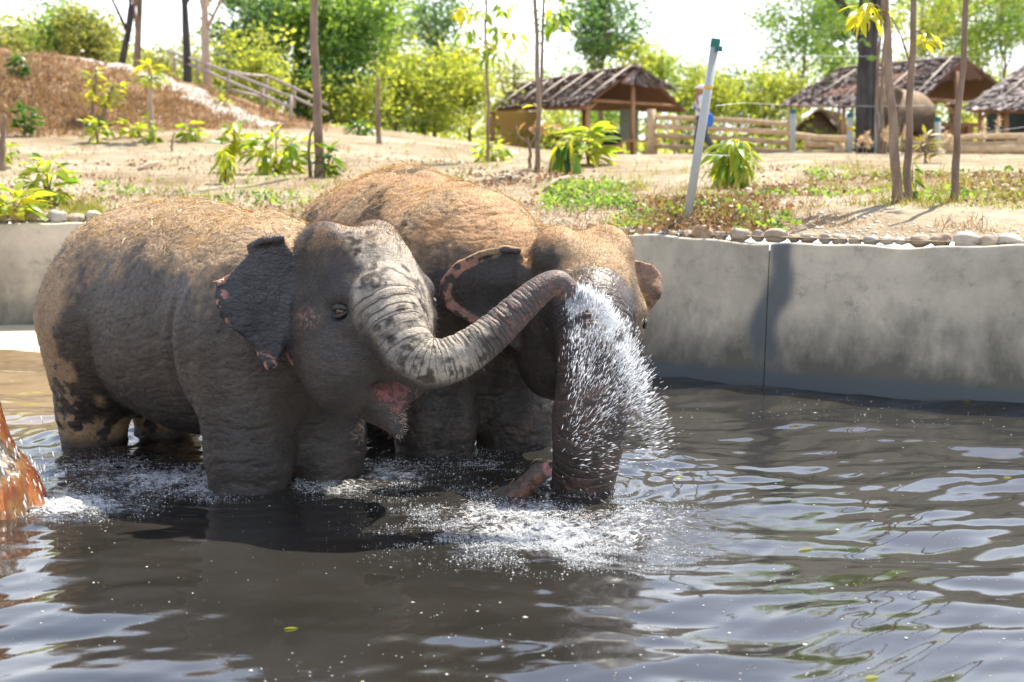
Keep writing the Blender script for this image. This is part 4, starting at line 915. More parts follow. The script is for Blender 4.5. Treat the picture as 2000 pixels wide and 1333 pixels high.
def leaf_mesh(name, mat, width=.38, seg=5, fold=.10, droop=.25):
    """a unit leaf along +X with a folded midrib"""
    V = []; Q = []
    for i in range(seg+1):
        t = i/seg; w_ = width*.5*math.sin(math.pi*min(1, t*.93+.05))**.8*(1-.25*t); z = -droop*t*t
        V += [(t, -w_, z+fold*w_*2), (t, 0, z), (t, w_, z+fold*w_*2)]
    for i in range(seg):
        a = i*3; Q += [(a, a+3, a+4, a+1), (a+1, a+4, a+5, a+2)]
    return np_mesh(name, np.array(V), np.array(Q), mat, True)
def build_floating_leaves():
    data = [(1135, 1010, .05, 'leaf_dry', 'orange dry leaf floating in the froth below the hanging trunk'), (1320, 932, .06, 'leaf_yellow', 'yellow leaf floating right of the hanging trunk'), (1045, 1045, .035, 'leaf_yellow', 'small yellow-green leaf floating amid the froth'),
            (1960, 938, .05, 'leaf_yellow', 'yellow leaf floating by the right edge of the picture'), (1560, 1073, .09, 'leaf_olive', 'long pale leaf floating in the middle of the open water'), (555, 1236, .05, 'leaf_yellow', 'green leaf floating on the reflected sky below the nearer elephant'), (1690, 1322, .06, 'leaf_yellow', 'pale green leaf floating at the bottom edge of the picture'), (1880, 785, .06, 'leaf_yellow', 'yellow leaf floating at the foot of the wall')]
    for px, py, l, m, lab in data:
        p = atz(px, py); me = leaf_mesh('floating_leaf', MAT[m], .42, 4, .1, .05)
        o = link('floating_leaf', me, None, (p[0], p[1], float(water_z(p[0], p[1]))+.004), (0, 0, rng.uniform(-.6, .6)), l); tag(o, lab, 'leaf', 'leaves floating on the pond')
def build_spillway(dx=-.06):
    fl = Field((-3.9, 6.1, -.75), (-2.0, 7.6, 1.15), .022)
    fl.lo = fl.lo; fl.cone((-2.78, 6.85, .45), (-2.62, 6.8, -.7), .30, .46, .1); fl.cone((-3.2, 6.9, .7), (-3.2, 6.9, -.7), .45, .5, .1); fl.ell((-2.42, 6.72, -.05), (.20, .34, .28), None, .12); fl.ell((-2.72, 6.6, .25), (.2, .22, .3), None, .1)
    V, Q = fl.mesh(); V[:, 0] += dx; P, Nn, Q = refine(V, Q); d = .05*(fbm(P*np.array([9, 9, 3]), 81, 4)-.5)
    base = np.array([-2.8, 6.9, -.7]); root = empty('spillway', base, 'orange and rust stained stone spillway with water pouring into the pond', 'spillway')
    link('stone', np_mesh('stone', P+Nn*d[:, None]-base, Q, MAT['spillway_stone']), root)
    st = fbm(np.stack([P[:, 0]*16+P[:, 1]*16, P[:, 1]*5-P[:, 0]*5, P[:, 2]*1.6], 1), 83, 3); keepv = (st > .38) & (P[:, 2] > -.05) & (Nn[:, 2] > -.3)
    Qw = Q[keepv[Q].all(1)]; used = np.unique(Qw); mp = np.full(len(P), -1); mp[used] = np.arange(len(used))
    link('running_water', np_mesh('running_water', (P+Nn*(d+.014+.03*(st-.44))[:, None])[used]-base, mp[Qw], MAT['running_water']), root)
    MB().box((-2.78, 7.2, .02), (.28, .10, 1.05), np.array(Matrix.Rotation(R(-14), 3, 'Y'))).build('edge_slab', MAT['concrete_plain'], root, smooth=False)
    # beads thrown off the stone
    hp, hn = mesh_sample(P, Nn, Q, (Nn[:, 0] > -.1)*smooth01((.5-P[:, 2])/.4)*(P[:, 2] > 0), 350); V, F = blobs(hp+hn*(.02+rng.exponential(.03, (350, 1))), rng.gamma(2, .001, 350)+.001, rng.uniform(2, 7, 350), np.tile([.3, -.1, -1.0], (350, 1)))
    tag(link('splash_drops', np_mesh('splash_drops', V, F, MAT['drop'], True)), 'water drops splashing off the orange spillway', 'spray', kind='stuff')
def build_stones():
    fams = []
    for k in range(7):
        V, F = ball(1.0, 3); V = V*(1+.75*(fbm(V*1.3+k*9, 100+k, 2)-.5)[:, None]); V = V+.14*(fbm(V*4, 120+k, 2)-.5)[:, None]*V; V = np.sign(V)*np.abs(V)**.85
        fams.append(np_mesh('edging_stone', V, F, MAT['river_stone'], True))
    def row(x0, x1, mean, y_off, words, grp, order):
        xs = []; x = x0
        while x < x1: w_ = mean*rng.uniform(.65, 1.45); xs.append((x+w_/2, w_)); x += w_*.98
        items = xs if order > 0 else xs[::-1]
        for i, (x, w_) in enumerate(items):
            y = float(wall_y(x))+y_off+rng.uniform(-.02, .02); hgt = w_*rng.uniform(.26, .48)
            sl = math.atan2(float(wall_y(x+.1)-wall_y(x-.1)), .2)
            o = link('edging_stone', fams[rng.integers(7)], None, (x, y, WALL_TOP+.01+hgt*.45), (rng.uniform(-.15, .15), rng.uniform(-.15, .15), sl+rng.choice([0, math.pi])+rng.uniform(-.2, .2)), (w_*.52, w_*rng.uniform(.32, .45), hgt))
            tag(o, words % ordinal(i+1), 'stone', grp)
    row(.62, 3.75, .115, .17, '%s edging stone from the right end of the row on the wall', 'stones along the right stretch of wall', -1)
    row(-5.1, -3.35, .15, .2, '%s edging stone from the left end of the row on the wall', 'stones along the left stretch of wall', 1)
    row(-2.62, -2.05, .11, .2, '%s stone from the left on the wall between the two elephant backs', 'stones between the two backs', 1)
_ord = 'first second third fourth fifth sixth seventh eighth ninth tenth eleventh twelfth thirteenth fourteenth fifteenth sixteenth seventeenth eighteenth nineteenth twentieth'.split()
def ordinal(n):
    if n <= 20: return _ord[n-1]
    if n == 30: return 'thirtieth'
    tens = {2: 'twenty', 3: 'thirty', 4: 'forty'}[n//10]
    return f'{tens}-{_ord[n%10-1]}' if n % 10 else tens[:-1]+'ieth'

# ------------------------------------------------------------------ plants
def hit(px, py, y0=None):
    """where the line of sight through a pixel meets the ground"""
    d = ray(px, py); Ys = np.concatenate([np.arange(8, 30, .05), np.arange(30, 60, .1)])
    X = d[0]/d[1]*Ys; Z = CAM_H+d[2]/d[1]*Ys; G = ground_z(X, Ys, False); ok = (Ys > wall_y(X)+.12) & (Z <= G)
    i = int(np.argmax(ok)) if ok.any() else len(Ys)-1
    if y0: i = int(np.argmin(np.abs(Ys-y0)))
    return np.array([X[i], Ys[i], float(ground_z(X[i], Ys[i]))])
def hits(px, py):
    a = px-1000.0; b = py-666.5; f = 2778.0; dy = f*math.cos(PITCH)-b*math.sin(PITCH); dz = -f*math.sin(PITCH)-b*math.cos(PITCH)
    Ys = np.concatenate([np.arange(8, 24, .1), np.arange(24, 50, .25)])[None, :]; X = (a/dy)[:, None]*Ys; Z = CAM_H+(dz/dy)[:, None]*Ys; ok = (Ys > wall_y(X)+.12) & (Z <= ground_z(X, Ys+0*X, False))
    i = np.argmax(ok, 1); g = ok.any(1); yy = Ys[0][i]+rng.uniform(-.06, .06, len(i)); xx = (a/dy)*yy; return np.stack([xx, yy, ground_z(xx, yy)], 1)[g]
def leaf_at(me, parent, p, az, el, roll, sc_, base):
    o = bpy.data.objects.new('leaf', me); col.objects.link(o); o.parent = parent
    o.location = Vector(np.asarray(p)-base); o.rotation_euler = (roll, -el, az); o.scale = (sc_, sc_, sc_); return o
LEAF = {}
def leaf_of(mat, width, droop):
    k = (mat, width, droop)
    if k not in LEAF: LEAF[k] = leaf_mesh('leaf', MAT[mat], width, 5, .12, droop)
    return LEAF[k]
def leafy_plant(px, py, hpx, wpx, label, name='shrub', n=70, leaf=.16, mat='leaf_big', width=.46, droop=.3, stems=4, el=(-.7, .6), whorl=False, cat='shrub', Y=None, low=.15, yellow=0.0):
    """a shrub of stems carrying single leaves; hpx and wpx are its height and width in the picture"""
    b = hit(px, py, Y); k = b[1]/2778; H = hpx*k; Wd = wpx*k*.5; root = empty(name, b, label, cat); r = random.Random(int(px*7+py))
    stemtips = []
    for i in range(stems):
        a = r.uniform(0, 6.28); q = (0 if i == 0 else r.uniform(.25, 1))*Wd*.75; top = np.array([math.cos(a)*q, math.sin(a)*q, H*(r.uniform(.55, .92) if i else .92)])
        bow = np.array([math.cos(a)*q*.35, math.sin(a)*q*.35, top[2]*.55]); pts = np.array([[0, 0, -.03], bow*.6, bow, top])
        MB().tube(pts, [.012*(.6+H), .010*(.6+H), .008*(.6+H), .004], 6).build('stem', MAT['bark'], root, origin=(0, 0, 0)); stemtips.append(pts)
    for j in range(n):
        m = 'leaf_yellow' if r.random() < yellow else mat; L = leaf*r.uniform(.65, 1.25); az = j*2.4+r.uniform(-.5, .5)
        if whorl or j % 3 == 0:
            pts = stemtips[j % stems]; t = min(low+(1-low)*(j//stems+r.random())/max(1, n/stems), 1.0)
            if whorl: t = 1-(1-t)*.45
            u = t*(len(pts)-1); i = min(int(u), len(pts)-2); p = pts[i]+(pts[i+1]-pts[i])*(u-i)
            out = Wd*r.uniform(.0, .45)*(1-.5*abs(t-.6)); p = p+np.array([math.cos(az)*out, math.sin(az)*out, 0]); e = r.uniform(*el)
        else:                                  # outer shell of the bush
            c = r.uniform(-.75, 1); q = math.sqrt(max(0, 1-c*c))*r.uniform(.55, 1)*max(Wd-.45*leaf, .05); p = np.array([math.cos(az)*q, math.sin(az)*q, H*(.52+.44*c)])
            e = r.uniform(*el)+.35*c
        p[2] = max(p[2], .04); leaf_at(leaf_of(m, width, droop), root, b+p, az+r.uniform(-.5, .5), e, r.uniform(-.7, .7), L, b)
    return root
def rand_unit(n): v = rng.normal(size=(n, 3)); return v/np.linalg.norm(v, axis=1)[:, None]
def leaf_cloud(P, size, elong=1.8):
    """one diamond-shaped leaf per point"""
    n = len(P); d = rand_unit(n); d[:, 2] *= .6; d[:, 2] -= .15; d /= np.linalg.norm(d, axis=1)[:, None]; s_ = np.cross(d, rand_unit(n)); s_ /= np.linalg.norm(s_, axis=1)[:, None]+1e-9
    L = (size*rng.uniform(.6, 1.4, n))[:, None]; Wd = L/elong
    V = np.stack([P-d*L*.5, P+s_*Wd*.5, P+d*L*.5, P-s_*Wd*.5], 1).reshape(-1, 3); return V, np.arange(n*4).reshape(-1, 4)
def tree(base, H, crown, label, name='tree', nleaf=4500, leaf=.14, mat='leaf_green', bark='bark', tr=.12, limbs=9, clump=.45, lean=(0, 0), bare=False, fork=.35, nclump=40, cat='tree', flat=.75, seed=1, twigs=3):
    """crown = (centre height fraction, radius across, radius up)"""
    r = np.random.default_rng(seed); base = np.asarray(base, float); root = empty(name, base, label, cat)
    cz, cr, ch = crown[0]*H, crown[1], crown[2]; top = np.array([lean[0]*H, lean[1]*H, min(H*.97, cz+ch*.6)])
    ts = np.linspace(0, 1, 9); tk = ts[:, None]*top+np.stack([.03*H*np.sin(ts*5+seed), .03*H*np.sin(ts*4+seed*2), 0*ts], 1)*ts[:, None]; tk[0, 2] = -.15
    mb = MB(); mb.tube(tk, tr*(1-.8*ts)+.01, 8, wob=.05); tips = []
    for i in range(limbs):
        f = fork+(1-fork)*(i+.5)/limbs; u = f*8; k = min(int(u), 7); p0 = tk[k]+(tk[k+1]-tk[k])*(u-k)
        d = r.normal(size=3); d[2] = abs(d[2])*.6+.25; d /= np.linalg.norm(d); q = np.array([0, 0, cz])+top*np.array([1, 1, 0])*.7+d*np.array([cr, cr, ch])*r.uniform(.55, .98); q[2] = max(q[2], p0[2]+.1)
        mid = (p0+q)/2+r.normal(size=3)*cr*.12; r0 = tr*(1-.8*f)*.55+.006; mb.tube([p0, mid, q], [r0, r0*.6, .006], 6); tips += [(mid, .7), (q, 1.0)]
        for j in range(twigs):
            e = q+r.normal(size=3)*np.array([cr, cr, ch])*.33; s0 = mid+(q-mid)*r.uniform(.1, .9); mb.tube([s0, (s0+e)/2+r.normal(size=3)*.04, e], [r0*.4, r0*.3, .004], 5); tips.append((e, .9))
    mb.build('trunk', MAT[bark], root, origin=(0, 0, 0))
    if bare: return root
    cc = []
    for i in range(nclump):
        if i < len(tips) and i % 3: c = tips[i][0]
        else:
            d = r.normal(size=3); d /= np.linalg.norm(d); c = np.array([0, 0, cz])+top*np.array([1, 1, 0])*.8+d*np.array([cr, cr, ch])*r.random()**.45*.92
        cc.append(c)
    leaf *= .78; nleaf = int(nleaf*1.25)
    cc = np.array(cc); w_ = r.uniform(.2, 1.8, len(cc)); w_ /= w_.sum(); pick = r.choice(len(cc), nleaf, p=w_); sz = r.uniform(.5, 1.2, len(cc))*clump
    P = cc[pick]+r.normal(size=(nleaf, 3))*sz[pick][:, None]*np.array([.8, .8, flat*.75]); P = P[P[:, 2] > .15]
    V, Q = leaf_cloud(P, leaf); link('crown', np_mesh('crown', V, Q, MAT[mat], False), root); return root
def pole_tree(pts, rad, label, name='sapling', bark='bark', cat='tree', side=()):
    base = np.asarray(pts[0], float); root = empty(name, base, label, cat); P = np.array(pts)-base; t = np.linspace(0, 1, len(P)); tt = np.linspace(0, 1, 14)
    C = np.stack([np.interp(tt, t, P[:, i]) for i in range(3)], 1); C[0, 2] -= .1; C[:, 0] += .008*np.sin(tt*23)
    MB().tube(C, np.interp(tt, [0, .08, 1], [rad*1.35, rad, rad*.55]), 9, wob=.04).build('trunk', MAT[bark], root, origin=(0, 0, 0))
    for s_, r0 in side: MB().tube(np.array(s_)-base, np.linspace(r0, r0*.45, len(s_)), 7).build('branch', MAT[bark], root, origin=(0, 0, 0))
    return root, base
def whorl_leaves(root, base, c, n, leaf, mat, spread=.12, el=(-.9, .2), seed=0, width=.4, droop=.35):
    r = random.Random(seed)
    for j in range(n):
        az = j*2.4+r.uniform(-.4, .4); p = np.asarray(c)+np.array([math.cos(az)*r.uniform(0, spread), math.sin(az)*r.uniform(0, spread), r.uniform(-.5, .5)*spread])
        leaf_at(leaf_of(mat, width, droop), root, p, az, r.uniform(*el), r.uniform(-.6, .6), leaf*r.uniform(.7, 1.2), base)

def build_bank_plants():
    LP = leafy_plant
    LP(50, 266, 60, 58, 'dark green bushy shrub at the foot of the dry mound', n=110, leaf=.17, mat='leaf_big_deep', stems=6, el=(-.2, 1.0))
    LP(95, 402, 92, 112, 'tall leafy shrub with yellow-green top near the wall, left of the elephants', n=120, leaf=.17, yellow=.25, stems=6)
    LP(28, 428, 55, 120, 'low spreading lime-green shrub over the stones at the left end of the wall', n=70, leaf=.2, yellow=.4, stems=5, el=(-.2, .5))
    LP(190, 280, 45, 60, 'pale lime shrub below the twin saplings on the mound', n=60, leaf=.2, yellow=.4, stems=4)
    LP(258, 272, 30, 62, 'low lime seedling beside the grey stake', n=36, leaf=.22, yellow=.5, stems=3)
    LP(300, 280, 30, 34, 'small green seedling at the foot of the grey stake', n=26, leaf=.18, stems=2)
    LP(375, 278, 36, 52, 'lone lime seedling in the middle of the brown slope', n=34, leaf=.24, yellow=.4, stems=3)
    LP(440, 362, 72, 48, 'upright yellow-green plant with drooping leaves in front of the big shrub', n=60, leaf=.15, yellow=.5, stems=4, el=(-1.3, -.3), droop=.5, width=.3)
    LP(458, 335, 108, 75, 'tall young plant with a leafy head on a thin stem', n=46, leaf=.24, yellow=.35, stems=2, whorl=True, low=.5)
    LP(540, 338, 88, 150, 'wide bright shrub left of the bare brown tree trunk', n=190, leaf=.2, yellow=.3, stems=9)
    LP(643, 352, 62, 48, 'dark leafy shrub just right of the bare brown tree trunk', n=46, leaf=.17, mat='leaf_big_deep', yellow=.2, stems=4)
    LP(575, 230, 48, 60, 'grey-green bush at the lower end of the stair railing', n=90, leaf=.26, mat='leaf_big_deep', stems=7, el=(.1, 1.2), width=.2)
    LP(440, 212, 14, 34, 'tiny lime tuft at the edge of the gravel path', n=24, leaf=.16, stems=3, yellow=.4)
    LP(35, 150, 48, 46, 'dark scrubby bush near the top of the mound', n=80, leaf=.2, mat='leaf_big_deep', stems=6)
    LP(962, 312, 42, 92, 'low leafy shrub behind the slender leafy sapling', n=80, leaf=.2, yellow=.25, stems=6)
    LP(1090, 338, 58, 34, 'glossy plant with hanging leaves, left one of the close pair', n=20, leaf=.3, mat='leaf_big_deep', yellow=.35, stems=1, el=(-1.35, -.8), droop=.25, width=.34, whorl=True)
    LP(1112, 342, 66, 40, 'glossy plant with hanging leaves, right one of the close pair', n=26, leaf=.3, mat='leaf_big_deep', yellow=.35, stems=1, el=(-1.35, -.8), droop=.25, width=.34, whorl=True)
    LP(1150, 326, 72, 100, 'spreading lime shrub behind the pair of glossy plants', n=70, leaf=.3, yellow=.35, stems=5, el=(-.2, .4))
    LP(1432, 362, 100, 108, 'round bright green bush with drooping leaves behind the leaning post', n=230, leaf=.19, mat='leaf_big', yellow=.25, stems=12, el=(-1.3, -.1), droop=.5, width=.28)
    LP(1780, 392, 74, 34, 'single yellow-topped seedling between the bare stems', n=30, leaf=.11, mat='leaf_big_deep', yellow=.35, stems=1, el=(-1.2, -.2), droop=.4, width=.34)
    LP(1806, 318, 62, 50, 'feathery reddish-green weed in front of the far elephant', n=60, leaf=.22, mat='leaf_olive_single', stems=4, el=(-.3, .6), width=.18)
    LP(8, 330, 60, 50, 'pale shrub beside the dark stake at the left edge', n=50, leaf=.15, yellow=.25, stems=4)
    LP(1325, 300, 40, 24, 'thin climbing weed on the left log fence', n=24, leaf=.2, stems=2, cat='weed', name='weed')
    LP(700, 262, 26, 50, 'grey-green clump at the edge of the woods behind the rear elephant', n=50, leaf=.3, mat='leaf_big_deep', stems=5, width=.25)
    LP(875, 270, 30, 46, 'dusty green clump below the yellow-green saplings', n=50, leaf=.3, mat='leaf_big_deep', stems=5, width=.25)
    # saplings and bare stems on the bank
    p0 = hit(625, 352); Y = p0[1]
    pole_tree([p0, at(622, 250, Y), at(615, 120, Y), at(613, 0, Y), at(618, -160, Y), at(612, -330, Y)], .062, 'straight bare brown trunk rising out of the picture behind the nearer elephant', 'tree', side=[([at(607, 352, Y-.05), at(602, 300, Y-.05), at(606, 262, Y-.02), at(622, 228, Y)], .026)])
    p0 = hit(952, 316); Y = p0[1]; rt, b = pole_tree([p0, at(954, 200, Y), at(948, 90, Y), at(950, -30, Y)], .026, 'slender sapling with sparse lime leaves in front of the shelter')
    for i, (x, y, n) in enumerate([(905, 25, 16), (940, 30, 14), (985, 15, 16), (1000, 72, 12), (915, 60, 14), (965, 60, 12), (945, 90, 12), (970, 95, 10), (955, 112, 8), (900, 90, 6), (930, -20, 14), (975, -25, 14)]):
        c = at(x, y, Y+rng.uniform(-.3, .3)); MB().tube(np.array([at(949, min(y+30, 130), Y), (at(949, y+10, Y)+c)/2, c])-b, [.008, .006, .003], 5).build('branch', MAT['bark'], rt, origin=(0, 0, 0)); whorl_leaves(rt, b, c, n, .2, 'leaf_big' if i % 3 else 'leaf_yellow', .14, (-1.0, .1), i)
    p0 = hit(1048, 338); Y = p0[1]; rt, b = pole_tree([p0, at(1052, 250, Y), at(1050, 120, Y), at(1045, 0, Y), at(1040, -120, Y)], .034, 'twin-stemmed young tree just left of the shelter posts', side=[([at(1052, 240, Y), at(1058, 150, Y+.1), at(1060, 60, Y+.1), at(1064, -60, Y+.1)], .026)])
    for i, (x, y, n) in enumerate([(1080, 20, 14), (1095, -10, 14), (1070, 45, 8), (1088, 50, 8), (1035, -40, 14)]): whorl_leaves(rt, b, at(x, y, Y+.1), n, .2, 'leaf_big', .16, (-.9, .2), 40+i)
    p0 = hit(1034, 332); Y = p0[1]; rt, b = pole_tree([p0, at(1036, 290, Y), at(1030, 270, Y)], .025, 'small dead tree with a few curled dry leaves', side=[([at(1035, 285, Y), at(1048, 262, Y), at(1085, 246, Y)], .012), ([at(1033, 280, Y), at(1012, 265, Y), at(1008, 245, Y)], .014)])
    whorl_leaves(rt, b, at(1080, 247, Y), 5, .2, 'leaf_dry_single', .06, (-.5, .3), 3); whorl_leaves(rt, b, at(1035, 245, Y), 4, .2, 'leaf_dry_single', .08, (-.5, .6), 5); whorl_leaves(rt, b, at(1045, 205, Y), 3, .18, 'leaf_yellow', .06, (-.5, .3), 6)
    p0 = hit(1753, 402); Y = p0[1]; rt, b = pole_tree([p0, at(1748, 300, Y), at(1740, 200, Y), at(1733, 80, Y), at(1728, -40, Y), at(1722, -200, Y)], .043, 'left stem of the close pair of bare stems before the far elephant')
    whorl_leaves(rt, b, at(1690, 22, Y), 26, .16, 'leaf_yellow', .12, (-1.0, .1), 7); MB().tube(np.array([at(1731, 30, Y), at(1712, 10, Y), at(1690, 18, Y)])-b, [.012, .009, .005], 6).build('branch', MAT['bark'], rt, origin=(0, 0, 0))
    p0 = hit(1773, 397); Y = p0[1]; rt, b = pole_tree([p0, at(1772, 330, Y), at(1778, 180, Y), at(1786, 0, Y), at(1790, -200, Y)], .036, 'right stem of the close pair of bare stems before the far elephant', side=[([at(1779, 130, Y), at(1760, 70, Y), at(1741, 35, Y)], .009)])
    whorl_leaves(rt, b, at(1805, 75, Y), 14, .13, 'leaf_yellow', .1, (-1.0, .1), 8); MB().tube(np.array([at(1783, 60, Y), at(1795, 62, Y), at(1805, 72, Y)])-b, [.01, .007, .004], 6).build('branch', MAT['bark'], rt, origin=(0, 0, 0))
    p0 = hit(1862, 397); Y = p0[1]; pole_tree([p0, at(1868, 330, Y), at(1868, 260, Y), at(1880, 140, Y), at(1888, 0, Y), at(1895, -200, Y)], .034, 'lone bare stem casting a thin shadow on the bank at the right')
    p0 = hit(740, 282); Y = p0[1]; pole_tree([p0, at(738, 220, Y), at(739, 150, Y)], .05, 'thin brown post standing in front of the yellow-green bushes', 'post', cat='post')
    p0 = hit(3, 335); Y = p0[1]; pole_tree([p0, at(4, 280, Y), at(9, 224, Y)], .045, 'dark wooden stake at the left edge of the picture', 'stake', cat='stake')
    p0 = hit(296, 278); Y = p0[1]; rt, b = pole_tree([p0, at(294, 200, Y), at(292, 128, Y)], .055, 'grey stake with leaves growing up it on the brown slope', 'stake', 'bark_pale', cat='stake')
    for i, (x, y, n) in enumerate([(292, 135, 22), (290, 155, 18), (296, 150, 12), (284, 235, 4)]): whorl_leaves(rt, b, at(x, y, Y-.08), n, .22, 'leaf_big' if i else 'leaf_yellow', .15, (-.5, .8), 60+i)
    for k, (xa, ya, xt, yt, lab) in enumerate([(178, 240, 188, 135, 'left twin sapling with sparse lime shoots on the mound slope'), (198, 240, 222, 160, 'right twin sapling leaning right on the mound slope')]):
        p0 = hit(xa, ya); Y = p0[1]; rt, b = pole_tree([p0, at((xa*2+xt)/3, (ya*2+yt)/3, Y), at(xt, yt, Y)], .045, lab, 'sapling', 'bark')
        for i in range(7):
            t = .35+.1*i; whorl_leaves(rt, b, at(xa+(xt-xa)*t+rng.uniform(-10, 10), ya+(yt-ya)*t, Y-.05), 7, .2, 'leaf_big' if i % 2 else 'leaf_yellow', .16, (-.3, .9), 80+i+10*k)
    p0 = hit(335, 292); pole_tree([p0, at(336, 275, p0[1]), at(341, 258, p0[1])], .02, 'short dead twig sticking up from the brown slope', 'twig', cat='twig')
    # fallen sticks
    for (a, b2, lab) in [((270, 335), (308, 322), 'pale fallen branch lying on the sandy slope at the left'), ((1060, 372), (1110, 350), 'pale fallen branch lying right of the rear elephant hump')]:
        A = hit(*a); B = hit(*b2); root = MB().tube([A+[0, 0, .03], (A+B)/2+[0, 0, .06], B+[0, 0, .04]], [.018, .026, .02], 7, wob=.1).build('fallen_branch', MAT['bark_pale'], None, origin=A); tag(root, lab, 'branch')

def build_ground_cover():
    # tufts and blades of grass on the bank
    def field(n, f, zone):
        P = hits(rng.uniform(*zone[0], n), rng.uniform(*zone[1], n)); return P[f(P)]
    cl = lambda sc_, thr, seed: (lambda P: fbm(P*np.array([sc_, sc_, 0]), seed, 3) > thr)
    P = np.concatenate([field(800, cl(1.1, .56, 201), ((1060, 2050), (335, 412))), field(500, cl(.9, .5, 202), ((-50, 1000), (285, 440))), field(260, cl(1.2, .4, 203), ((1190, 1500), (395, 455))), field(240, cl(1.2, .45, 204), ((1600, 2040), (330, 390))), field(110, lambda P: P[:, 0] < 99, ((130, 200), (405, 430)))])
    rep = np.repeat(P, 9, 0); rep[:, :2] += rng.normal(size=(len(rep), 2))*.05; rep[:, 2] = ground_z(rep[:, 0], rep[:, 1])-.01
    V, F = blades(rep, rng.normal(size=rep.shape)*.45+np.array([0, 0, 1]), rng.uniform(.03, .10, len(rep))*np.repeat(rng.choice([.6, 1, 1.0, 1.9], len(rep)//9), 9), .008, .2)
    tag(link('grass', np_mesh('grass', V, F, MAT['grass'], False)), 'sparse green grass tufts on the sandy bank', 'grass', kind='stuff')
    # dead leaves on the bank
    P = np.concatenate([field(700, cl(1.1, .42, 211), ((1290, 1490), (390, 455))), field(800, cl(.8, .47, 212), ((1450, 2040), (335, 400))), field(420, cl(.9, .42, 213), ((880, 1140), (335, 400))), field(700, cl(.8, .5, 214), ((0, 900), (300, 430)))])
    P[:, 2] += .02; rep = np.repeat(P, 4, 0)+rng.normal(size=(len(P)*4, 3))*np.array([.16, .16, .012]); V, Q = leaf_cloud(rep, .05, 1.7)
    tag(link('leaf_litter', np_mesh('leaf_litter', V, Q, MAT['leaf_dry'], False)), 'brown dead leaves strewn over the bank', 'leaf litter', kind='stuff')
    # thin dry weeds over the whole bank
    P = field(5200, cl(.7, .44, 221), ((-60, 2060), (262, 455))); rp2 = np.repeat(P, 5, 0); rp2[:, :2] += rng.normal(size=(len(rp2), 2))*.09; rp2[:, 2] = ground_z(rp2[:, 0], rp2[:, 1])-.01
    V, F = blades(rp2, rng.normal(size=rp2.shape)*.9+np.array([0, 0, .8]), rng.uniform(.03, .12, len(rp2)), .008, .3)
    tag(link('dry_weeds', np_mesh('dry_weeds', V, F, MAT['dry_grass'], False)), 'thin dry weeds strewn over the sandy bank', 'weeds', kind='stuff')
    # dry tussocks on the mound
    P = field(2600, lambda P: mound_mask(P[:, 0], P[:, 1]) > .35, ((-60, 640), (92, 275))); rep = np.repeat(P, 12, 0); rep[:, :2] += rng.normal(size=(len(rep), 2))*.13; rep[:, 2] = ground_z(rep[:, 0], rep[:, 1])-.02
    V, F = blades(rep, rng.normal(size=rep.shape)*.6+np.array([.2, -.3, 1]), rng.uniform(.06, .2, len(rep)), .022, .25)
    tag(link('dry_turf', np_mesh('dry_turf', V, F, MAT['dry_grass'], False)), 'dry brown turf covering the mound', 'turf', kind='stuff')
    # broad-leaved weeds hugging the ground behind the wall
    P = np.concatenate([field(210, cl(1.3, .53, 231), ((1180, 1540), (385, 458))), field(220, cl(1.3, .52, 232), ((1560, 2040), (325, 400))), field(160, cl(1.3, .52, 233), ((1060, 1250), (355, 420))), field(120, cl(1.3, .5, 234), ((200, 620), (350, 430)))])
    rp3 = np.repeat(P, 9, 0)+rng.normal(size=(len(P)*9, 3))*np.array([.06, .06, .02])+np.array([0, 0, .035]); V, Q = leaf_cloud(rp3, .05, 1.5)
    tag(link('ground_weeds', np_mesh('ground_weeds', V, Q, MAT['leaf_green'], False)), 'low broad-leaved green weeds behind the pond wall', 'weeds', kind='stuff')
    # gravel along the wall top and on the bank
    x = rng.uniform(-6, 5, 2600); y = wall_y(x)+.12+rng.exponential(.5, len(x)); r = np.minimum(rng.gamma(1.5, .006, len(x))+.004, .035); V, F = blobs(np.column_stack([x, y, ground_z(x, y)]), r, flat=.6)
    tag(link('gravel', np_mesh('gravel', V, F, MAT['pebble'], True)), 'small pale pebbles on the bank behind the wall', 'gravel', kind='stuff')
    # silvery seed heads of tall grass in front of the far fence
    for i, (px, py, h) in enumerate([(1672, 312, 30), (1684, 312, 38), (1690, 314, 26), (1722, 312, 40), (1730, 315, 34), (1736, 316, 24), (1760, 316, 42), (1795, 318, 30), (1838, 318, 36), (1858, 318, 30), (1912, 316, 50), (1940, 316, 55)]):
        b = hit(px, py, 27.0); k = 27.0/2778; H = h*k*1.3; root = empty('plume_grass', b, '%s silvery plume of grass from the left before the far log fence' % ordinal(i+1), 'grass', 'plumes before the fence')
        MB().tube([(0, 0, -.05), (.02, 0, H*.5), (.05, 0, H)], .006, 5).build('stalk', MAT['straw'], root, origin=(0, 0, 0))
        t = rng.random(90); Pp = np.stack([.03+t*.05, 0*t, H*(.6+.42*t)], 1); bv, bf = blades(Pp, rng.normal(size=(90, 3))+np.array([.4, 0, .3]), rng.uniform(.04, .1, 90), .014, .2); link('plume', np_mesh('plume', bv, bf, MAT['plume'], False), root)

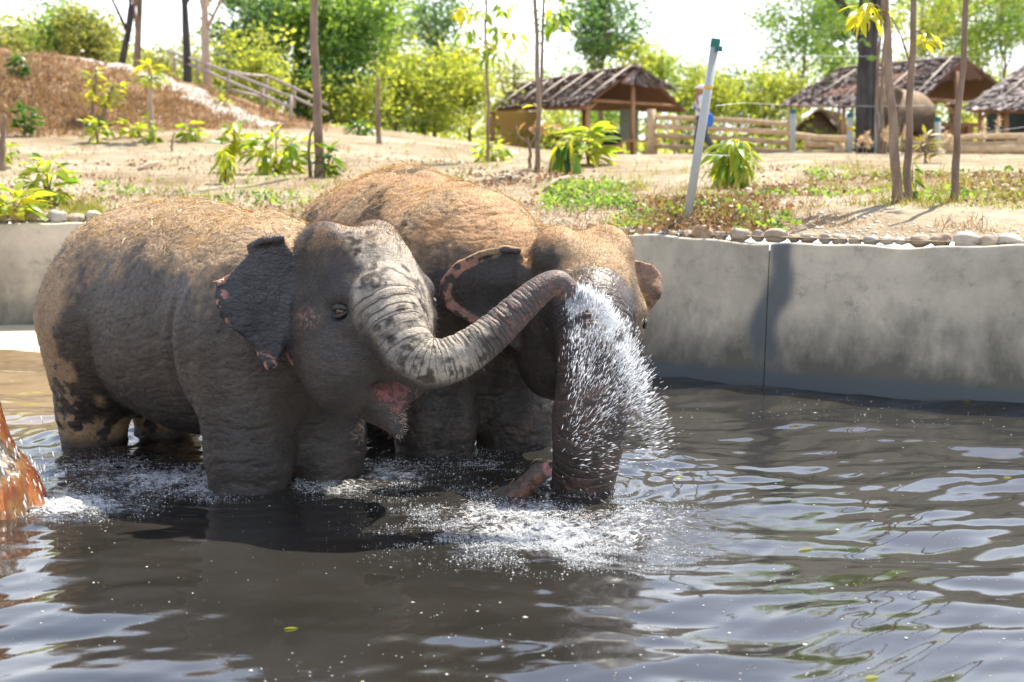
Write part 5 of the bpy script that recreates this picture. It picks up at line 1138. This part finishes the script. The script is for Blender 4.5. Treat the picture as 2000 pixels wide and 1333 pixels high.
# ------------------------------------------------------------------ trees beyond
def build_trees():
    def T(px, Y, top_py, label, wpx, **kw):
        b = at(px, 300, Y); b = np.array([b[0], Y, float(ground_z(b[0], Y))]); k = Y/2778
        H = at(px, top_py, Y)[2]-b[2]; cr = wpx*k*.5
        kw.setdefault('crown', (.62, cr, H*.36)); return tree(b, H, kw.pop('crown'), label, seed=int(px)+3, **kw)
    # behind the mound, left
    T(10, 46, 20, 'pale green tree over the mound at the left edge of the picture', 150, mat='leaf_olive', nleaf=4000, leaf=.2, clump=.7)
    T(85, 50, 55, 'low yellow-green tree behind the crest of the mound', 120, mat='leaf_lime', nleaf=3600, leaf=.2, clump=.6)
    T(125, 45, 25, 'bushy bright green tree left of the tallest tree on the mound', 90, mat='leaf_green', nleaf=3200, leaf=.2, clump=.5)
    T(185, 44, 5, 'tallest leafy tree standing on the mound crest', 100, mat='leaf_olive', nleaf=4200, leaf=.18, clump=.5)
    T(225, 48, 70, 'small yellowing tree at the right end of the mound crest', 80, mat='leaf_lime', nleaf=2400, leaf=.18, clump=.5)
    T(310, 55, 95, 'hazy low tree behind the gravel path', 130, mat='leaf_olive', nleaf=3000, leaf=.2, clump=.7)
    T(395, 58, 100, 'thin olive tree behind the two bare trees', 110, mat='leaf_olive', nleaf=2000, leaf=.2, clump=.7)
    for px, Y, lean, bark, lab in [(228, 40, (.18, 0), 'bark_dark', 'dark bare tree leaning right behind the mound crest'), (272, 39, (.03, 0), 'bark', 'thin straight bare tree beside the gravel path'), (370, 36, (.02, 0), 'bark_dark', 'forked dark bare tree at the upper end of the stair railing'), (410, 35, (-.03, 0), 'bark_pale', 'pinkish crooked bare tree behind the stair railing')]:
        T(px, Y, -170, lab, 120, bare=True, bark=bark, tr=.11, lean=lean, limbs=9, twigs=5, fork=.3, crown=(.7, 1.4, 2.2), name='bare_tree')
    # the big dark green tree and its neighbours
    T(590, 42, -110, 'big dense dark green tree behind the stair railing', 300, mat='leaf_green', nleaf=10500, leaf=.19, clump=.55, nclump=80, bark='bark_dark', tr=.2, limbs=14)
    T(500, 40, 20, 'dark green tree overhanging the railing', 130, mat='leaf_deep', nleaf=4500, leaf=.18, clump=.5, bark='bark_dark')
    T(690, 40, -30, 'bright green tree at the right flank of the big dark one', 150, mat='leaf_green', nleaf=6000, leaf=.18, clump=.55, bark='bark_dark')
    T(500, 37, 130, 'yellow-green thicket bush directly behind the railing', 130, mat='leaf_lime', nleaf=3600, leaf=.16, clump=.4, tr=.05, crown=(.5, 1.0, 1.0), name='bush', cat='bush')
    T(620, 39, 150, 'deep green undergrowth bush below the big dark tree', 170, mat='leaf_deep', nleaf=4200, leaf=.17, clump=.42, tr=.05, crown=(.48, 1.2, 1.0), name='bush', cat='bush')
    T(690, 38, 165, 'lime bush at the wood edge behind the rear elephant', 120, mat='leaf_lime', nleaf=3200, leaf=.16, clump=.4, tr=.05, crown=(.5, .85, .8), name='bush', cat='bush')
    T(775, 40, 150, 'lime sapling thicket left of the slender sapling', 130, mat='leaf_lime', nleaf=4200, leaf=.16, clump=.42, tr=.05, crown=(.55, .95, 1.05), name='bush', cat='bush')
    T(850, 41, 118, 'tallest yellow-green bush left of the shelter', 140, mat='leaf_lime', nleaf=5200, leaf=.16, clump=.45, tr=.05, crown=(.56, 1.0, 1.3), name='bush', cat='bush')
    T(918, 43, 135, 'yellow-green bush touching the left end of the shelter roof', 110, mat='leaf_lime', nleaf=3600, leaf=.16, clump=.42, tr=.05, crown=(.56, .9, 1.2), name='bush', cat='bush')
    T(830, 44, 200, 'dark green shrub in the shade below the yellow-green bushes', 130, mat='leaf_deep', nleaf=2600, leaf=.16, clump=.4, tr=.05, crown=(.5, 1.1, .6), name='bush', cat='bush')
    T(765, 52, 15, 'narrow spire-like tree behind the lime thicket', 60, mat='leaf_olive', nleaf=2200, leaf=.16, clump=.35, crown=(.68, .55, 2.0))
    T(850, 56, -10, 'feathery blue-green tree rising behind the yellow-green bushes', 130, mat='leaf_deep', nleaf=2600, leaf=.2, clump=.5, crown=(.75, 1.3, 1.6))
    T(1000, 60, 90, 'thin leafless scrub tree behind the left end of the shelter', 120, mat='leaf_olive', nleaf=900, leaf=.15, clump=.6)
    T(1175, 56, -5, 'airy blue-green tree right behind the shelter roof', 190, mat='leaf_deep', nleaf=4800, leaf=.24, clump=.5, nclump=46, crown=(.72, 2.0, 1.7))
    T(1265, 54, 80, 'lime tree showing above the right end of the shelter roof', 110, mat='leaf_lime', nleaf=2400, leaf=.2, clump=.45, crown=(.68, 1.1, 1.0))
    # right of the shelter
    for px, Y, top, wpx, mat, n, lab in [(1330, 52, 160, 110, 'leaf_green', 3200, 'green bush right of the shelter roof'), (1385, 50, 130, 110, 'leaf_lime', 3600, 'lime tree behind the walking person'), (1440, 54, 140, 110, 'leaf_green', 3600, 'green tree behind the bright round bush'), (1490, 50, 150, 110, 'leaf_lime', 3000, 'lime bush at the left eave of the middle shelter'),
                                    (1100, 62, 225, 150, 'leaf_lime', 2500, 'lime bush seen through the shelter posts'), (1200, 62, 215, 150, 'leaf_green', 2500, 'green bush seen under the shelter roof')]:
        T(px, Y, top, lab, wpx, mat=mat, nleaf=n, leaf=.18, clump=.5, crown=(.5, wpx*Y/2778*.5, 1.6), tr=.06, name='bush' if 'bush' in lab else 'tree', cat='bush' if 'bush' in lab else 'tree')
    T(1560, 55, -40, 'tall airy tree with open pale crown left of the big dark trunk', 190, mat='leaf_green', nleaf=4200, leaf=.19, clump=.55, nclump=50, crown=(.68, 1.9, 2.6), tr=.08)
    T(1640, 60, -20, 'tall green tree behind the ridge of the middle shelter', 150, mat='leaf_green', nleaf=4200, leaf=.2, clump=.6, crown=(.66, 1.7, 2.4), tr=.08)
    for i, (px, top, lab) in enumerate([(1800, -60, 'slender tree above the middle shelter, leftmost of the far right grove'), (1850, -70, 'slender tree above the middle shelter, second of the far right grove'), (1900, -40, 'slender tree in the middle of the far right grove'), (1950, -80, 'slender tree in the far right grove, second from the picture edge'), (2005, -60, 'slender tree in the far right grove at the picture edge')]):
        T(px, 58+i % 3*3, top, lab, 150, mat='leaf_green' if i % 2 else 'leaf_lime', nleaf=3600, leaf=.19, clump=.6, crown=(.64, 1.7, 3.0), tr=.07, limbs=12)
    # big dark trunk in front of the middle shelter
    b = gp(1692, 305, 33.0); Y = 33.0; root = empty('tree', b, 'big dark forked trunk in front of the middle shelter', 'tree')
    for pts, r0 in [([(1690, 310), (1688, 220), (1692, 110), (1690, 40), (1694, -60), (1700, -260)], .22), ([(1706, 310), (1708, 200), (1706, 90), (1712, 20), (1722, -60), (1735, -260)], .12), ([(1690, 90), (1668, 45), (1645, 10), (1610, -40), (1560, -140)], .12)]:
        P = np.array([at(x, y, Y) for x, y in pts]); P[0, 2] = b[2]-.1 if pts[0][1] > 300 else P[0, 2]; MB().tube(P-b, np.linspace(r0, r0*.6, len(P)), 10, wob=.06).build('trunk', MAT['bark_dark'], root, origin=(0, 0, 0))
    cc = np.array([at(1700+rng.normal()*110, -220+rng.normal()*90, Y+rng.normal()*1.2) for i in range(40)])-b; pk = rng.integers(40, size=6500); V, Q = leaf_cloud(cc[pk]+rng.normal(size=(6500, 3))*.45, .2); link('crown', np_mesh('crown', V, Q, MAT['leaf_green'], False), root)
    for i, (px, lab) in enumerate([(1718, 'thin greenish stem close right of the big dark trunk'), (1727, 'thin crooked stem between the big dark trunk and the bare stems')]):
        p0 = gp(px, 305, 31.0); pole_tree([p0, at(px-6, 200, 31), at(px-2, 110, 31), at(px+6, 20, 31), at(px+8, -100, 31)], .045, lab)
    # low undergrowth closing the gaps under the bushes
    n = 16000; px = rng.uniform(-200, 2200, n); Y = rng.uniform(46, 66, n); X = (px-1000)/2778*Y; g = ground_z(X, Y, False); hh = .35+1.9*fbm(np.stack([X*.35, Y*.15, 0*X], -1), 77, 3)**1.5
    V, Q = leaf_cloud(np.stack([X, Y, g+rng.random(n)*hh], 1), .24); tag(link('undergrowth', np_mesh('undergrowth', V, Q, MAT['leaf_lime'], False)), 'low green undergrowth along the edge of the wood', 'undergrowth', kind='stuff')
    # the wood closing the view further back
    for i in range(30):
        px = -250+i*86+rng.uniform(-25, 25)
        if 1280 < px < 1500: continue
        Y = 78+rng.uniform(-8, 14); b = at(px, 300, Y); b = np.array([b[0], Y, float(ground_z(b[0], Y))])
        tree(b, rng.uniform(4.2, 6.2), (.6, 2.2, 1.9), '%s tree of the distant wood line, counting from the left' % ordinal(i+1), nleaf=1500, leaf=.26, clump=.9, mat=['leaf_olive', 'leaf_green', 'leaf_lime'][i % 3], seed=500+i, limbs=6, twigs=1)['group'] = 'distant wood line'

# ------------------------------------------------------------------ shelters, fences and the rest
def thatch(A, B, C, D, rows, per, seed, lift=.03):
    """overlapping leaf shingles from the eave A-B up to the ridge D-C"""
    A, B, C, D = (np.asarray(p, float) for p in (A, B, C, D)); r = np.random.default_rng(seed); Vs = []; n = np.cross(B-A, D-A); n /= np.linalg.norm(n); n = n if n[2] > 0 else -n
    for j in range(rows):
        v = (j-.3)/rows; v2 = v+2.0/rows; m = max(4, int(per*np.linalg.norm((B-A)*(1-v)+(C-D)*v)))
        for i in range(m):
            u = (i+r.uniform(-.3, .3))/m; w_ = r.uniform(.8, 1.7)/m; dv = r.uniform(-.35, .25)/rows
            P = lambda uu, vv: (A+(B-A)*uu)*(1-vv)+(D+(C-D)*uu)*vv
            Vs += [P(u, v+dv)+n*(lift+r.uniform(.0, .09)), P(u+w_, v+dv+r.uniform(-.2, .2)/rows)+n*(lift+r.uniform(.0, .04)), P(u+w_*.9, v2)+n*.02, P(u+w_*.1, v2)+n*.02]
    return np.array(Vs), np.arange(len(Vs)).reshape(-1, 4)
def shelter(label, base, near, ridge, far, posts, skirt=None, rows=20, per=12, seed=1, battens=7, beams=(), name='thatched_shelter'):
    """near = (eave end at the open gable, eave other end), ridge and far likewise"""
    base = np.asarray(base, float); root = empty(name, base, label, 'shelter'); o0 = (0, 0, 0)
    N1, N2 = (np.asarray(p)-base for p in near); R1, R2 = (np.asarray(p)-base for p in ridge); F1, F2 = (np.asarray(p)-base for p in far)
    rf = empty('roof', (0, 0, 0)); rf.parent = root
    for k, (A, B, C, D) in enumerate(((N1, N2, R2, R1), (F1, F2, R2, R1), (N2, F2, R2, R2))):
        mb = MB(); n = np.cross(B-A, D-A); n /= np.linalg.norm(n)+1e-9; n = n if n[2] > 0 else -n; th = .05
        if k < 2: mb.add(np.array([A, B, C, D, A-n*th, B-n*th, C-n*th, D-n*th]), [(0, 1, 2, 3), (7, 6, 5, 4), (0, 4, 5, 1), (1, 5, 6, 2), (2, 6, 7, 3), (3, 7, 4, 0)])
        else: mb.add(np.array([A, B, C, A-n*th, B-n*th, C-n*th]), [(0, 3, 4, 1), (1, 4, 5, 2), (2, 5, 3, 0)], [(0, 1, 2), (5, 4, 3)])
        mb.build('underlay', MAT['roof_under'], rf, False, o0)
        V, Q = thatch(A, B, C, D, rows, per, seed+k); th_ = link('thatch', np_mesh('thatch', V, Q, MAT['thatch'], False), rf); tag(th_, kind='stuff')
    if skirt is not None:
        S0, S1 = (np.asarray(p)-base for p in skirt); mid = R1
        for A, B in ((S0, S1),):
            n = np.cross(B-A, mid-A); n /= np.linalg.norm(n); n = n if n[2] > 0 else -n
            MB().add(np.array([A, B, mid, A-n*.05, B-n*.05, mid-n*.05]), [(0, 3, 4, 1), (1, 4, 5, 2), (2, 5, 3, 0)], [(0, 1, 2), (5, 4, 3)]).build('underlay', MAT['roof_under'], rf, False, o0)
            V, Q = thatch(A, B, mid, mid, 6, per, seed+9); tag(link('thatch', np_mesh('thatch', V, Q, MAT['thatch'], False), rf), kind='stuff')
    n = np.cross(N2-N1, R1-N1); n /= np.linalg.norm(n); n = n if n[2] > 0 else -n
    for i in range(battens):
        t = (i+.15)/battens+rng.uniform(-.02, .02); a = N1+(N2-N1)*t+n*.11; b = R1+(R2-R1)*(t*.98+.01)+n*.10; s0 = rng.uniform(0, .35); b = b+(R2-R1)*rng.uniform(-.03, .03); MB().tube([a+(b-a)*s0, (a+b)/2+n*.01, a+(b-a)*rng.uniform(.8, 1)], .02, 6).build('batten', MAT['bamboo'], rf, origin=o0)
    MB().tube([R1+n*.02+(R1-R2)*.02, (R1+R2)/2+n*.05, R2+n*.02], .05, 7).build('ridge_pole', MAT['bamboo'], rf, origin=o0)
    for (p, top) in posts:
        p = np.asarray(p)-base; top = np.asarray(top)-base; MB().tube([p-[0, 0, .1], (p+top)/2, top], [.075, .07, .065], 8, wob=.04).build('post', MAT['post_wood'], root, origin=o0)
    for (p, q) in beams: MB().tube([np.asarray(p)-base, (np.asarray(p)+np.asarray(q))/2-base, np.asarray(q)-base], .05, 7).build('beam', MAT['post_wood'], root, origin=o0)
    return root
def onground(px, Y): p = at(px, 290, Y); return np.array([p[0], Y, float(ground_z(p[0], Y))])
def build_structures():
    # shelter with the open gable towards the right
    R1, R2 = at(1246, 130, 42.0), at(1018, 166, 47.5); N1, N2 = at(1140, 207, 40.0), at(955, 213, 44.5); F1, F2 = at(1338, 217, 45.0), at(1130, 214, 50.5)
    b = onground(1160, 43)
    P = lambda px, Y, py: (onground(px, Y), at(px, py, Y))
    rt = shelter('long thatched shelter with pale battens and an open reddish gable end', b, (N1, N2), (R1, R2), (F1, F2), [P(1148, 40.6, 200), P(1236, 42.0, 150), P(963, 44.4, 216), P(1140, 49, 205), P(1228, 48, 200), P(1030, 50, 212)], skirt=(at(1216, 162, 41.2), at(1326, 178, 44.0)), seed=11, battens=6,
            beams=[(at(1148, 196, 40.6), at(1320, 206, 44.6)), (at(1146, 210, 40.5), at(963, 216, 44.4)), (at(1148, 214, 40.6), at(1165, 200, 41.2)), (at(1148, 214, 40.6), at(1128, 205, 40.7))])
    M1, M2 = at(955, 218, 47), at(1050, 218, 48); g1, g2 = onground(955, 47), onground(1050, 48)
    MB().add(np.array([g1, g2, M2, M1, g1+[0, .06, 0], g2+[0, .06, 0], M2+[0, .06, 0], M1+[0, .06, 0]]), [(0, 1, 2, 3), (7, 6, 5, 4), (0, 4, 5, 1), (1, 5, 6, 2), (2, 6, 7, 3), (3, 7, 4, 0)]).build('mat_wall', MAT['mat_wall'], rt, False)
    # bench and sign board under its roof, chair by the sapling
    c = onground(1245, 41.5); rb = empty('bench', c, 'dark wooden bench under the shelter gable', 'bench'); MB().box((0, 0, .42), (1.3, .35, .06)).build('seat', MAT['post_wood'], rb, False, (0, 0, 0))
    for x in (-.55, .55):
        for y in (-.12, .12): MB().box((x, y, .2), (.07, .07, .40)).build('leg', MAT['post_wood'], rb, False, (0, 0, 0))
    c = onground(1228, 45); rb = empty('notice_board', c, 'grey-green board standing beside the shelter post', 'board'); MB().box((0, 0, .95), (.6, .04, .95)).build('panel', MAT['board_green'], rb, False, (0, 0, 0))
    for x in (-.25, .25): MB().box((x, .05, .3), (.05, .05, .7)).build('leg', MAT['post_wood'], rb, False, (0, 0, 0))
    c = onground(1192, 41); V, F = ball(1, 3); V = V*np.array([.33, .28, .3])*(1+.2*(fbm(V*2, 5, 2)-.5))[:, None]+np.array([0, 0, .55]); rb = empty('bundle', c, 'black rounded bundle on a low stand under the shelter', 'bundle'); link('sack', np_mesh('sack', V, F, MAT['dark_cloth']), rb); MB().box((0, 0, .15), (.7, .5, .3)).build('stand', MAT['post_wood'], rb, False, (0, 0, 0))
    c = hit(1022, 285); rb = empty('tree_stump', c, 'curved grey stump leaning beside the dead tree', 'stump'); MB().tube([(0, 0, -.1), (-.03, 0, .15), (-.1, .02, .32), (-.16, .02, .48)], [.10, .09, .085, .06], 10, wob=.1).build('wood', MAT['bark'], rb, origin=(0, 0, 0)); MB().tube([(.02, -.02, .1), (.1, -.02, .25), (.14, -.02, .33)], [.07, .09, .05], 9, wob=.08).build('stub', MAT['bark_dark'], rb, origin=(0, 0, 0))
    # middle shelter behind the far elephant
    R1, R2 = at(1880, 113, 44), at(1640, 135, 50); N1, N2 = at(1790, 208, 42.0), at(1524, 206, 47.0); F1, F2 = at(1990, 195, 47.5), at(1740, 200, 53); b = onground(1760, 45)
    shelter('broad thatched shelter behind the big dark trunk', b, (N1, N2), (R1, R2), (F1, F2), [P(1545, 46.5, 208), P(1648, 44.8, 208), P(1790, 42.4, 205), P(1868, 43.6, 140), P(1860, 49, 200), P(1700, 51, 205)], skirt=(at(1832, 158, 43), at(1935, 152, 46)), seed=31, battens=4, rows=22,
            beams=[(at(1790, 192, 42.4), at(1880, 200, 43.6)), (at(1545, 207, 46.5), at(1790, 209, 42.4)), (at(1865, 225, 43.6), at(1845, 200, 43.2))])
    c = onground(1855, 46); rb = empty('trough', c, 'low wooden trough with round holes under the broad shelter', 'trough'); 
    for x in (-.6, 0, .6): MB().box((x, 0, .5), (.18, .3, 1.0)).build('leg', MAT['post_wood'], rb, False, (0, 0, 0))
    MB().box((0, 0, .92), (1.9, .4, .12)).build('rim', MAT['post_wood'], rb, False, (0, 0, 0)); MB().box((0, .08, .45), (1.5, .06, .75)).build('back_board', MAT['post_wood'], rb, False, (0, 0, 0))
    # right shelter, cut by the picture edge
    R1, R2 = at(2210, 95, 40), at(2040, 102, 42.0); N1, N2 = at(2160, 222, 36.5), at(1885, 214, 38.5); F1, F2 = at(2330, 200, 43), at(2040, 205, 46); b = onground(2030, 39)
    shelter('thatched shelter cut off by the right edge of the picture', b, (N1, N2), (R1, R2), (F1, F2), [P(1914, 39.0, 216), P(1966, 38.6, 217), P(2100, 37.4, 217), P(2000, 45, 205)], seed=51, battens=5, rows=22, per=12, beams=[(at(1900, 217, 38.9), at(2100, 219, 37.4)), (at(1916, 234, 39), at(1930, 219, 38.9)), (at(1966, 236, 38.6), at(1945, 219, 38.8))])
    MBw = MB(); c1, c2 = onground(1925, 42.5), onground(2080, 41); MBw.add(np.array([c1, c2, c2+[0, 0, 1.25], c1+[0, 0, 1.25], c1+[0, .08, 0], c2+[0, .08, 0], c2+[0, .08, 1.25], c1+[0, .08, 1.25]]), [(0, 1, 2, 3), (7, 6, 5, 4), (0, 4, 5, 1), (1, 5, 6, 2), (2, 6, 7, 3), (3, 7, 4, 0)]); o = MBw.build('screen_wall', MAT['dark_screen'], None, False, c1); tag(o, 'dark green screen wall inside the shelter at the right edge', 'wall')
    # little hut beyond the fence
    R1, R2 = at(1597, 216, 50), at(1635, 222, 55); N1, N2 = at(1548, 262, 49.5), at(1600, 262, 56); F1, F2 = at(1645, 268, 50.5), at(1690, 262, 56); b = onground(1600, 52)
    rt = shelter('small hut with a grey gabled roof beyond the log fence', b, (N1, N2), (R1, R2), (F1, F2), [P(1560, 50.2, 262), P(1636, 50.8, 262)], seed=71, battens=3, rows=8, name='small_hut')
    g = [at(1556, 262, 50.3), at(1640, 266, 50.9), at(1597, 222, 50.5)]; gl, gr = onground(1556, 50.3), onground(1640, 50.9); MB().add(np.array([gl, gr, g[1], g[2], g[0]]), [(0, 1, 2, 4)], [(4, 2, 3)]).build('gable_wall', MAT['rail_grey'], rt, False)
    # log fences
    def fence(label, posts, rails, name='log_fence'):
        b = posts[0][0]; root = empty(name, b, label, 'fence')
        for p, top, r in posts: MB().tube([p-[0, 0, .15], (p+top)/2, top], [r, r*.95, r*.9], 9, wob=.05).build('post', MAT['log'], root)
        for pts, r in rails: MB().tube(pts, r, 9, wob=.06).build('rail', MAT['log'], root)
    Yf = 36.0
    fp = lambda px, py, r, Y=Yf: (onground(px, Y), at(px, py, Y), r)
    fence('four-rail log fence beside the walking person', [fp(1272, 214, .13), fp(1318, 230, .05), fp(1546, 215, .10, 35)],
          [([at(1275, y0, Yf), at(1350, y0+3, Yf-.2), at(1450, y0+7, Yf-.6), at(1550, y1, 34.9)], .065) for y0, y1 in ((229, 245), (247, 262), (265, 281), (285, 298))])
    fence('low log fence of thick bent rails before the big dark trunk', [fp(1578, 268, .10, 34.5), fp(1640, 280, .14, 34), fp(1712, 262, .06, 34.5)], [([at(1552, 264, 34.8), at(1600, 270, 34.4), at(1665, 272, 34.2), at(1730, 270, 34.2)], .085), ([at(1575, 282, 34.4), at(1610, 283, 34.3), at(1640, 288, 34.1)], .075), ([at(1552, 300, 34.8), at(1600, 298, 34.4), at(1650, 300, 34.1)], .06)])
    fence('heavy log fence running to the right edge of the picture', [fp(1848, 262, .13, 33.5), fp(1996, 262, .12, 32.5), fp(1872, 270, .10, 33.4)], [([at(1830, 274, 33.6), at(1900, 267, 33.2), at(2000, 266, 32.5), at(2080, 267, 32)], .07), ([at(1850, 279, 33.5), at(1930, 283, 33), at(2000, 280, 32.5), at(2080, 282, 32)], .08), ([at(1850, 290, 33.4), at(1930, 293, 32.9), at(2000, 291, 32.4), at(2080, 293, 32)], .12), ([at(1830, 303, 33.4), at(1930, 305, 32.9), at(2080, 307, 32)], .07)])
    # stair railing on the mound
    root = empty('stair_railing', onground(512, 33), 'weathered wooden stair railing climbing the mound flank', 'railing')
    def rp(px, py0, py1, Y): MB().tube([at(px, py0+6, Y), at(px, (py0+py1)/2, Y), at(px, py1, Y)], .04, 7).build('post', MAT['rail_grey'], root)
    def rr(pts): MB().tube([at(x, y, Y) for x, y, Y in pts], .036, 7).build('rail', MAT['rail_grey'], root)
    for a in [(446, 180, 138, 33.5), (512, 210, 166, 32.2), (568, 232, 186, 31.2), (520, 190, 146, 35), (574, 205, 168, 34), (385, 150, 112, 35.5), (340, 135, 98, 37)]: rp(*a)
    rr([(326, 99, 37.2), (385, 119, 35.5), (446, 141, 33.5), (512, 167, 32.2), (568, 190, 31.2)]); rr([(336, 112, 37), (446, 158, 33.5), (512, 186, 32.2), (568, 210, 31.2)]); rr([(446, 140, 33.5), (480, 146, 34.2), (520, 149, 35)]); rr([(520, 148, 35), (574, 172, 34), (640, 205, 33)]); rr([(574, 190, 34), (640, 222, 33)]); rr([(450, 176, 33.6), (512, 190, 34)])
    # leaning fence post with wires
    p0 = hit(1342, 432); Y = p0[1]; top = at(1396, 92, Y+.05); root = empty('fence_post', p0, 'tall leaning grey pipe post with a teal cap and a yellow band', 'post'); d = top-p0
    MB().tube([p0-d*.05, p0+d*.5, top], .036, 14).build('pipe', MAT['pvc'], root); MB().tube([top-d*.003, top+d*.045], .040, 12).build('cap', MAT['pvc_cap'], root, False); MB().tube([p0+d*.755, p0+d*.775], .0375, 14, cap=False).build('band', MAT['yellow_tape'], root)
    MB().box(at(1404, 96, Y), (.05, .05, .04)).build('insulator', MAT['pvc_cap'], root, False)
    for k, (px, y0, y1, lab, bandy) in enumerate([(1549, 302, 216, 'grey pipe post with teal cap at the corner of the log fences', None), (1660, 305, 224, 'grey pipe post with a yellow band left of the big dark trunk', 252), (1714, 306, 212, 'grey pipe post with teal cap right of the big dark trunk', 258), (1832, 308, 232, 'grey pipe post with teal cap by the far elephant rump', None)]):
        Yp = 32.5; c = onground(px, Yp); root = empty('fence_post', c, lab, 'post', 'pipe posts of the wire fence'); MB().tube([c-[0, 0, .1], at(px, y1, Yp)], .065, 10).build('pipe', MAT['pvc'], root); MB().tube([at(px, y1+6, Yp), at(px, y1-3, Yp)], .075, 10).build('cap', MAT['pvc_cap'], root, False)
        if bandy: MB().tube([at(px, bandy+3, Yp), at(px, bandy-3, Yp)], .068, 10, cap=False).build('band', MAT['yellow_tape'], root)
    for pts, lab in [([(1398, 207, Y), (1450, 201, 20), (1549, 206, 32.4), (1714, 208, 32.4), (1832, 206, 32.4), (1900, 197, 28), (2100, 180, 24)], 'upper thin wire strung between the pipe posts'), ([(1372, 303, Y), (1450, 305, 16), (1549, 298, 32.4), (1714, 286, 32.4), (1832, 279, 30), (1900, 262, 26), (2100, 235, 22)], 'lower slack wire strung between the pipe posts'), ([(1404, 96, Y), (1500, 108, 24), (1714, 111, 32.4), (1900, 112, 30), (2100, 105, 26)], 'topmost thin wire running from the leaning post cap')]:
        P = np.array([at(*p) for p in pts]); tt = np.linspace(0, len(P)-1, 40); C = np.stack([np.interp(tt, np.arange(len(P)), P[:, i]) for i in range(3)], 1); o = MB().tube(C, .002+.00008*C[:, 1], 5).build('fence_wire', MAT['wire'], None, origin=C[0]); tag(o, lab, 'wire')

def build_person():
    Y = 35.0; c = onground(1370, Y); root = empty('person', c, 'person in white shirt, dark trousers and pale cap walking past the log fence', 'person')
    def sdf(parts, h=.016, lo=(-.6, -.5, -.05), hi=(.7, .5, 1.85)):
        fl = Field(lo, hi, h)
        for p in parts: getattr(fl, p[0])(*p[1:])
        V, Q = fl.mesh(); P, Nn, Q = refine(V, Q); return P, Q
    # walking to the left, head bowed, one hand raised to the face
    hipL, hipR = (.0, -.09, .90), (.0, .09, .90); kneeL, kneeR = (-.12, -.09, .48), (.10, .09, .48); ankL, ankR = (-.16, -.09, .08), (.33, .09, .14)
    body = [('ell', (-.04, 0, 1.58), (.095, .08, .12), None, .03), ('ell', (-.12, 0, 1.55), (.03, .025, .025), None, .02), ('cone', (-.01, 0, 1.36), (-.03, 0, 1.5), .06, .055, .04), ('cone', (.01, 0, 1.0), (0, 0, 1.34), .14, .15, .1),
            ('cone', (0, -.17, 1.36), (-.08, -.22, 1.10), .055, .045, .04), ('cone', (-.08, -.22, 1.10), (-.16, -.08, 1.42), .042, .033, .03), ('ell', (-.15, -.06, 1.46), (.03, .03, .06), None, .02),
            ('cone', (0, .17, 1.36), (.08, .23, 1.08), .055, .045, .04), ('cone', (.08, .23, 1.08), (.02, .24, .84), .042, .033, .03), ('ell', (.01, .24, .78), (.03, .022, .06), None, .02),
            ('cone', hipL, kneeL, .095, .065, .05), ('cone', kneeL, ankL, .06, .042, .03), ('cone', hipR, kneeR, .095, .065, .05), ('cone', kneeR, ankR, .06, .042, .03)]
    for j in range(4):
        body.append(('cone', (-.16, -.085+.018*j, 1.48), (-.165, -.085+.018*j, 1.545-.006*abs(j-1)), .009, .007, .006)); body.append(('cone', (.0, .215+.016*j, .76), (-.005, .215+.016*j, .70+.005*abs(j-1)), .009, .007, .006))
    body.append(('cone', (-.14, -.04, 1.44), (-.165, -.03, 1.49), .01, .008, .006)); body.append(('cone', (-.02, .22, .80), (-.045, .215, .75), .01, .008, .006))
    P, Q = sdf(body); link('body', np_mesh('body', P, Q, MAT['skin']), root)
    P, Q = sdf([('cone', (.01, 0, .93), (0, 0, 1.33), .165, .175, .08), ('ell', (0, 0, 1.33), (.12, .2, .09), None, .06), ('cone', (0, -.17, 1.36), (-.06, -.21, 1.17), .075, .07, .04), ('cone', (0, .17, 1.36), (.06, .22, 1.16), .075, .07, .04)]); link('shirt', np_mesh('shirt', P, Q, MAT['shirt']), root)
    P, Q = sdf([('ell', (0, 0, .93), (.16, .18, .11), None, .05), ('cone', hipL, kneeL, .115, .085, .06), ('cone', kneeL, (-.155, -.09, .12), .082, .07, .03), ('cone', hipR, kneeR, .115, .085, .06), ('cone', kneeR, (.31, .09, .19), .082, .07, .03)]); link('trousers', np_mesh('trousers', P, Q, MAT['trousers']), root)
    for (x, y, z) in ((-.2, -.09, .05), (.34, .09, .10)): V, F = ball(1, 2); link('shoe', np_mesh('shoe', V*np.array([.14, .055, .05])+np.array([x, y, z]), F, MAT['dark_cloth']), root)
    P, Q = sdf([('ell', (-.025, 0, 1.66), (.11, .095, .075), None, .03), ('ell', (-.15, 0, 1.65), (.07, .07, .015), None, .02)], .012); link('cap', np_mesh('cap', P, Q, MAT['shirt']), root)
    MB().tube([(-.12, .12, 1.38), (-.19, -.04, 1.18), (-.02, -.2, 1.0), (.12, -.2, .95)], .022, 6).build('bag_strap', MAT['blue_cloth'], root, origin=(0, 0, 0)); V, F = ball(1, 2); link('bag', np_mesh('bag', np.sign(V)*np.abs(V)**.7*np.array([.09, .06, .17])+np.array([.17, -.2, .86]), F, MAT['blue_cloth']), root)

# ------------------------------------------------------------------ build it all
build_setting()
TRUNK = elephant_front(); elephant_rear(); elephant_far()
build_water()
build_structures(); build_person(); build_trees(); build_bank_plants(); build_ground_cover()
build_stones(); build_spillway(); build_spray(TRUNK); build_foam(TRUNK); build_floating_leaves()
